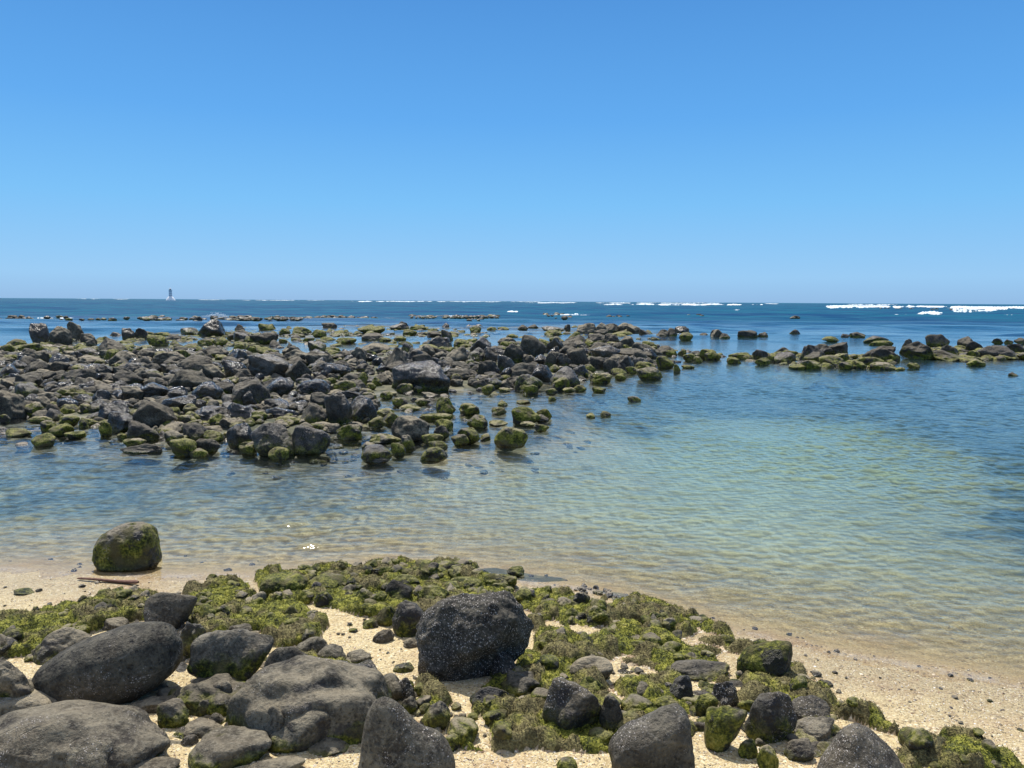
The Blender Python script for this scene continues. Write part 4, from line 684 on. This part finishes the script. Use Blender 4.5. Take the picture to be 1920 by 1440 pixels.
def build_mats():
    xs = np.arange(-4.6, 5.2, .014); ys = np.arange(3.7, 8.1, .014); X, Y = np.meshgrid(xs, ys); x, y = X.ravel(), Y.ravel()
    m = np.full(x.shape, -9.0)
    for q, dn in zip(MATW, DENS):
        sdq = poly_sd(x, y, q); k = sstep(-.10, .10, sdq+.07*n2(x, y, 5.0, 2, 2.)); k = np.where(k > 0, k*(.75+dn*.5), -1); m = np.maximum(m, k)
    br = n2(x, y, 2.4, 3, 6.); cov = m + .9*br*sstep(0, .35, m)
    wx, wy = x+.03*n2(x, y, 9, 2, 1.), y+.03*n2(x, y, 9, 2, 5.)
    f1, f2, cid = worley(wx, wy, .19); g1, g2, cid2 = worley(wx+3, wy, .085, 5)
    dome = np.sqrt(np.clip(1-(f1*1.35)**2, 0, 1)); dome2 = np.sqrt(np.clip(1-(g1*1.4)**2, 0, 1))
    z0 = terrain(x, y); h = -.036 + .040*sstep(.1, .7, cov) + dome*.080*(.2+cid)*sstep(.25, .7, cov) + dome2*.030*sstep(.2, .6, cov) + .012*n2(x, y, 30, 3)
    z = z0 + h; z = np.where(m <= 0, z0-.08, z)
    F = grid_faces(len(xs), len(ys)); keep = (m[F] > 0).any(1)
    F = F[keep]; used = np.unique(F); idx = np.full(len(x), -1); idx[used] = np.arange(len(used))
    cv = np.where(h > .008, np.maximum(cov, .62), cov*.4)
    me = mesh_from('seaweed', np.stack([x, y, z], 1)[used], idx[F], MOSS, {'cov': cv[used], 'cid': cid[used]})
    link('seaweed', me, kind='stuff', label='carpet of green and olive algae over low stones on the near beach', category='seaweed')
    # cobbles growing out of the mats
    ok = np.where((cov > .45) & (m > .4))[0]; pick = RNG.choice(ok, 300, replace=False); its = []
    for i in pick:
        r = RNG.uniform(.025, .085)*RNG.uniform(.7, 1.2); its.append((x[i], y[i], z[i]-r*.2, r, r*RNG.uniform(.8, 1.2), r*RNG.uniform(.55, .9), RNG.choice(['M','M','Y','M','M','Y'])))
    ok = np.where((m > -9) & (cov < .2) & (m > .2))[0]
    ok = ok if len(ok) > 150 else pick
    for i in RNG.choice(ok, 150, replace=False):
        r = RNG.uniform(.012, .04); its.append((x[i], y[i], z0[i]+r*.2, r, r, r*.7, RNG.choice(['Y','L','M','D','R'])))
    scatter('cobble_rubble', its, LIB, 'small mossy cobbles poking out of the algae carpet', 'cobbles')
    # frond tufts: small upright leaves
    n = 52000; i = RNG.choice(np.where((cov > .4) & (m > .3))[0], n); bx = x[i]+RNG.uniform(-.01, .01, n); by = y[i]+RNG.uniform(-.01, .01, n); bz = z[i]-.003
    a = RNG.uniform(0, 6.283, n); L = RNG.uniform(.006, .017, n); wd = RNG.uniform(.002, .005, n); lean = RNG.uniform(-.9, .9, (n, 2))
    p0 = np.stack([bx-np.cos(a)*wd, by-np.sin(a)*wd, bz], 1); p1 = np.stack([bx+np.cos(a)*wd, by+np.sin(a)*wd, bz], 1)
    p2 = np.stack([bx+lean[:,0]*L, by+lean[:,1]*L, bz+L], 1); V = np.stack([p0, p1, p2], 1).reshape(-1, 3)
    me = mesh_from('seaweed_fronds', V, np.arange(3*n).reshape(-1, 3), MOSS, {'cov': np.ones(3*n), 'cid': np.repeat(cid[i], 3)}, smooth=False)
    link('seaweed', me, kind='stuff', label='short upright fronds of green algae on the near stones', category='seaweed')
build_mats()
# ------------------------------------------------------------------ broken shell and grit lying on the sand
def build_grit():
    n = 26000; px = RNG.uniform(-60, 1980, n*2); py = RNG.uniform(1060, 1470, n*2); P = []
    d = np.stack([(px-960)/FPX, -(py-720)/FPX, -np.ones(2*n)], 1) @ CM.T; t = -CAM_H/d[:,2]; x, y = d[:,0]*t, d[:,1]*t; z = terrain(x, y)
    t = (z-CAM_H)/d[:,2]; x, y = d[:,0]*t, d[:,1]*t; z = terrain(x, y); k = np.where(z > -.02)[0][:n]; x, y, z = x[k], y[k], z[k]+.012*n2(x[k], y[k], 4.0, 2); n = len(k)
    r = RNG.uniform(.002, .006, n)*np.where(RNG.random(n) < .03, 2.2, 1.0)
    T = np.array([(-1,-.7,-.3),(1,-.8,-.2),(.9,.8,-.3),(-.8,.9,-.2),(.1,.0,.55)]); Fc = np.array([(0,1,4),(1,2,4),(2,3,4),(3,0,4)])
    a = RNG.uniform(0, 6.283, n); J = T[None]*(1+RNG.uniform(-.4, .4, (n,5,3)))*r[:,None,None]*np.stack([np.ones(n), RNG.uniform(.5, 1, n), RNG.uniform(.4, .9, n)], 1)[:,None,:]
    c, s_ = np.cos(a)[:,None], np.sin(a)[:,None]; W = np.stack([J[...,0]*c-J[...,1]*s_+x[:,None], J[...,0]*s_+J[...,1]*c+y[:,None], J[...,2]+z[:,None]+.002], -1)
    F = (Fc[None]+5*np.arange(n)[:,None,None]).reshape(-1, 3)
    b = NB('shell_grit'); v = b.n('Attribute', attribute_name='rid').outputs['Fac']
    cc = b.ramp(v, [(0,(.05,.04,.04)),(.12,(.22,.13,.08)),(.25,(.42,.29,.18)),(.45,(.62,.5,.34)),(.7,(.76,.66,.5)),(.93,(.84,.80,.72))], 'CONSTANT')
    m = b.done(b.n('BsdfPrincipled', {'Base Color': cc, 'Roughness': .6}).outputs[0])
    me = mesh_from('shell_gravel', W.reshape(-1, 3), F, m, {'rid': np.repeat(RNG.random(n), 5)}, smooth=False)
    link('shell_gravel', me, kind='stuff', label='broken shells and coarse grit strewn over the beach sand', category='gravel')
build_grit()
# ------------------------------------------------------------------ surf on the outer reefs
def foam_material():
    b = NB('white_surf'); P = b.n('NewGeometry').outputs['Position']; n = b.noise(P, 1.2, 4, .6)
    a = b.n('Attribute', attribute_name='cover').outputs['Fac']; m = b.n('Mapping', {'Vector': P, 'Scale': (.35, .12, 1.5)}).outputs[0]
    k = b.ss(b.add(a, b.mul(b.add(b.noise(m, 1.0, 5, .7), -.5), 1.5)), .22, .60)
    p = b.n('BsdfPrincipled', {'Base Color': b.mix(n, (.55,.68,.75), (.80,.84,.86)), 'Roughness': .8, 'Normal': b.bump(n, .8, .3)}).outputs[0]
    return b.done(b.n('MixShader', {0: k, 1: b.n('BsdfTransparent').outputs[0], 2: p}).outputs[0])
FOAM = foam_material()
def surf(x0, x1, y0, y1, hgt=.5, gaps=.25, nx=160, seed=0):
    """a ragged bank of white water: photo rows y0 (far) to y1 (near) give its depth on the sea"""
    hz = lambda x: 564.3+(x-960)*.0063
    V = []; CV = []; ny = 9
    for i in range(nx):
        u = i/(nx-1); px = x0+(x1-x0)*u; env = min(1, 6*u, 6*(1-u))
        k = float(n2(np.array([px*.05]), np.array([seed*3.1]), 1.0, 4)[0]); env = max(0.0, env*(k*1.5+.65-gaps)*1.6)
        env = min(env, 1.25)*(.80+.45*float(n2(np.array([px*.33]), np.array([seed*1.7]), 1.0, 2)[0])); mid = (y0+y1)/2+float(n2(np.array([px*.03]), np.array([seed+9.0]), 1.0, 2)[0])*(y1-y0)*.6
        yn = mid+(y1-y0)/2*min(env, 1); yf = mid-(y1-y0)/2*min(env, 1)
        g0 = hit(px, max(yn, hz(px)+.5)); g1 = hit(px, max(yf, hz(px)+.45)); g1 = g0+(g1-g0)*min(1.0, 500/max(np.linalg.norm(g1-g0), 1))
        for j in range(ny):
            v = j/(ny-1); p = g0+(g1-g0)*v; q = float(n2(np.array([px*.4]), np.array([j*1.3+seed]), 1.0, 3)[0])
            CV.append(min(env*1.2, 1)*math.sin(math.pi*v)**.5)
            V.append((p[0], p[1], -.06+env*hgt*(math.sin(math.pi*v)**.6)*(.8+q*1.3)+(.10 if env > .05 and 0 < j < ny-1 else 0)))
    F = grid_faces(ny, nx)[:, ::-1]; return np.array(V), F, CV
SURFS = [(130,165,559,561,1.4,.3),(165,190,558,561,1.6,.1),(200,275,558.5,561,1.6,.1),(365,440,561,562.5,1.2,.2),(445,620,562,563.5,1.2,.2),(620,1090,563.5,566,1.5,.0),(980,1090,566,568.5,.9,.05),
 (1110,1370,566.5,569,1.4,-.1),(1120,1370,570,573,.9,.0),(1360,1392,571,573,1.2,.1),(1408,1432,570.5,572.5,1.2,.1),(1425,1462,568.5,570,1,.1),(1372,1398,580,582.5,.3,.2),
 (1545,1700,571,579,1.0,-.25),(1580,1690,569.5,572,1.2,0),(1690,1800,573,578,.6,.0),(1700,1722,571.5,575,1.6,.0),(1770,1940,572,582,1.0,-.3),(1780,1880,578,587,.6,-.05),(1718,1770,585,591,.7,.1),(1780,1800,588,590,.3,.2),(1675,1730,589,591,.2,.3),
 (825,930,591,595,.45,.0),(1020,1112,589,592,.35,.1),(1075,1108,588,591,.6,0),(950,975,583,585.5,.4,.1),(0,140,594.5,598,.22,.05),(30,80,599,601,.12,.2),(390,425,587,597,1.0,.05),(1468,1480,591,592.5,.3,.1),(1880,1900,590,591,.3,.2),(1900,1912,569.5,571,.8,.1)]
Vs, Fs, o_, CVS = [], [], 0, []
for k, q in enumerate(SURFS):
    if k == [i for i, w_ in enumerate(SURFS) if w_[0] == 390][0]: continue
    fac = .6 if q[2] < 573 else .45 if q[2] < 586 else .2
    q = q[:4]+(q[4]*fac, q[5]+(.08 if q[2] > 586 else -.08))
    V, F, c_ = surf(*q, nx=max(24, int((q[1]-q[0])*.8)), seed=k); CVS += c_; Vs.append(V); Fs.append(F+o_); o_ += len(V)
sp = []
for k in range(500):                                     # the splash behind the tall wet rock at left
    u = RNG.normal(0, .9); hh_ = abs(RNG.normal(0, .2))*max(.1, 1-abs(u)/2.4)
    g_ = hit(405, 596)+np.array([u, RNG.normal(0, .5), 0]); r = RNG.uniform(.012, .06)
    sp.append(ICO[1][0]*r+np.array([g_[0]+.25*hh_*u, g_[1], .12+hh_*1.3]))
o2 = len(sp); Vs.append(np.concatenate(sp)); nf = len(ICO[1][0])
Fq = (ICO[1][1][None]+nf*np.arange(o2)[:,None,None]).reshape(-1, 3)+o_; Fs = [np.concatenate([f[:,[0,1,2]], f[:,[0,2,3]]]) for f in Fs]+[Fq]
link('surf', mesh_from('surf', np.concatenate(Vs), np.concatenate(Fs), FOAM, {'cover': np.array(CVS+[.8]*len(Vs[-1]))}), kind='stuff', label='white breaking surf along the outer reefs and horizon', category='surf')
# ------------------------------------------------------------------ lighthouse on the horizon
def lathe(name, prof, mat, parent, n=28):
    prof = np.array(prof, float); a = np.linspace(0, 2*math.pi, n, endpoint=False)
    V = np.stack([np.outer(prof[:,0], np.cos(a)), np.outer(prof[:,0], np.sin(a)), np.repeat(prof[:,1:2], n, 1)], -1).reshape(-1, 3)
    i = np.arange(len(prof)*n).reshape(len(prof), n); j = np.roll(i, -1, 1)
    F = np.stack([i[:-1], j[:-1], j[1:], i[1:]], -1).reshape(-1, 4); return link(name, mesh_from(name, V, F, mat, smooth=False), parent)
LW = simple('white_stone', (.86,.86,.84), .8, .05, 2.0, .04); LG = simple('grey_stone', (.42,.43,.46), .8, .05, 2.0); LD = simple('painted_iron', (.22,.24,.28), .5); 
lp = hit(320, 562.2, 0.0); lp = lp*(1450/np.linalg.norm(lp[:2])); 
lh = bpy.data.objects.new('lighthouse', None); COL.objects.link(lh); lh.location = (lp[0], lp[1], 0)
lh['label'] = 'grey banded lighthouse tower on a white base, standing on the horizon at left'; lh['category'] = 'lighthouse'
lathe('base', [(.01,-1),(8.2,-1),(7.0,1.6),(5.4,4.2),(3.6,6.2),(3.2,6.5),(.01,6.5)], LW, lh)
tw = lathe('tower', [(.01,6.41),(2.7,6.41),(2.4,17.2),(.01,17.2)], simple('tower_stone', (.8,.8,.82), .8, .05, 2.0), lh)
for zc in (8.0, 11.2, 14.6): 
    r = 2.7-(zc-6.4)*.028; lathe('band', [(r-.3,zc-.65),(r+.04,zc-.65),(r+.02,zc+.65),(r-.3,zc+.65)], LG, tw)
lathe('gallery', [(.01,17.21),(3.3,17.21),(3.3,17.7),(.01,17.7)], LD, lh)
lathe('lantern', [(.01,17.71),(1.5,17.71),(1.5,19.6),(.01,19.6)], LG, lh); lathe('roof', [(1.8,19.61),(1.2,20.6),(.15,21.2),(.12,22.4),(.01,22.4)], LW, lh)
# ------------------------------------------------------------------ driftwood stick at the waterline
def stick():
    a, b_ = ground(146, 1088), ground(259, 1097); a[2] += .02; b_[2] += .022; n, m = 26, 10; V = []
    ax = (b_-a)/np.linalg.norm(b_-a); side = np.cross(ax, [0,0,1]); side /= np.linalg.norm(side); up = np.cross(side, ax)
    for i in range(n):
        u = i/(n-1); c = a+(b_-a)*u+np.array([0,0,1])*.004*math.sin(u*7)+side*.006*math.sin(u*4+1); r = .011+.010*u
        if i in (0, n-1): r *= .55
        for j in range(m):
            t = 2*math.pi*j/m; V.append(c+side*math.cos(t)*r*(1+.15*math.sin(3*t+u*9))+up*math.sin(t)*r*.8)
    V += [a, b_]; i = np.arange(n*m).reshape(n, m); j = np.roll(i, -1, 1); F = np.stack([i[:-1], j[:-1], j[1:], i[1:]], -1).reshape(-1, 4)
    caps = [(n*m, k, (k+1) % m, (k+1) % m) for k in range(0)]
    w = simple('weathered_wood', (.16,.075,.045), .75, .01, 30, .5)
    link('wooden_stick', mesh_from('wooden_stick', np.array(V), F, w), label='thin reddish brown wooden stick lying on the sand at the waterline', category='stick')
stick()
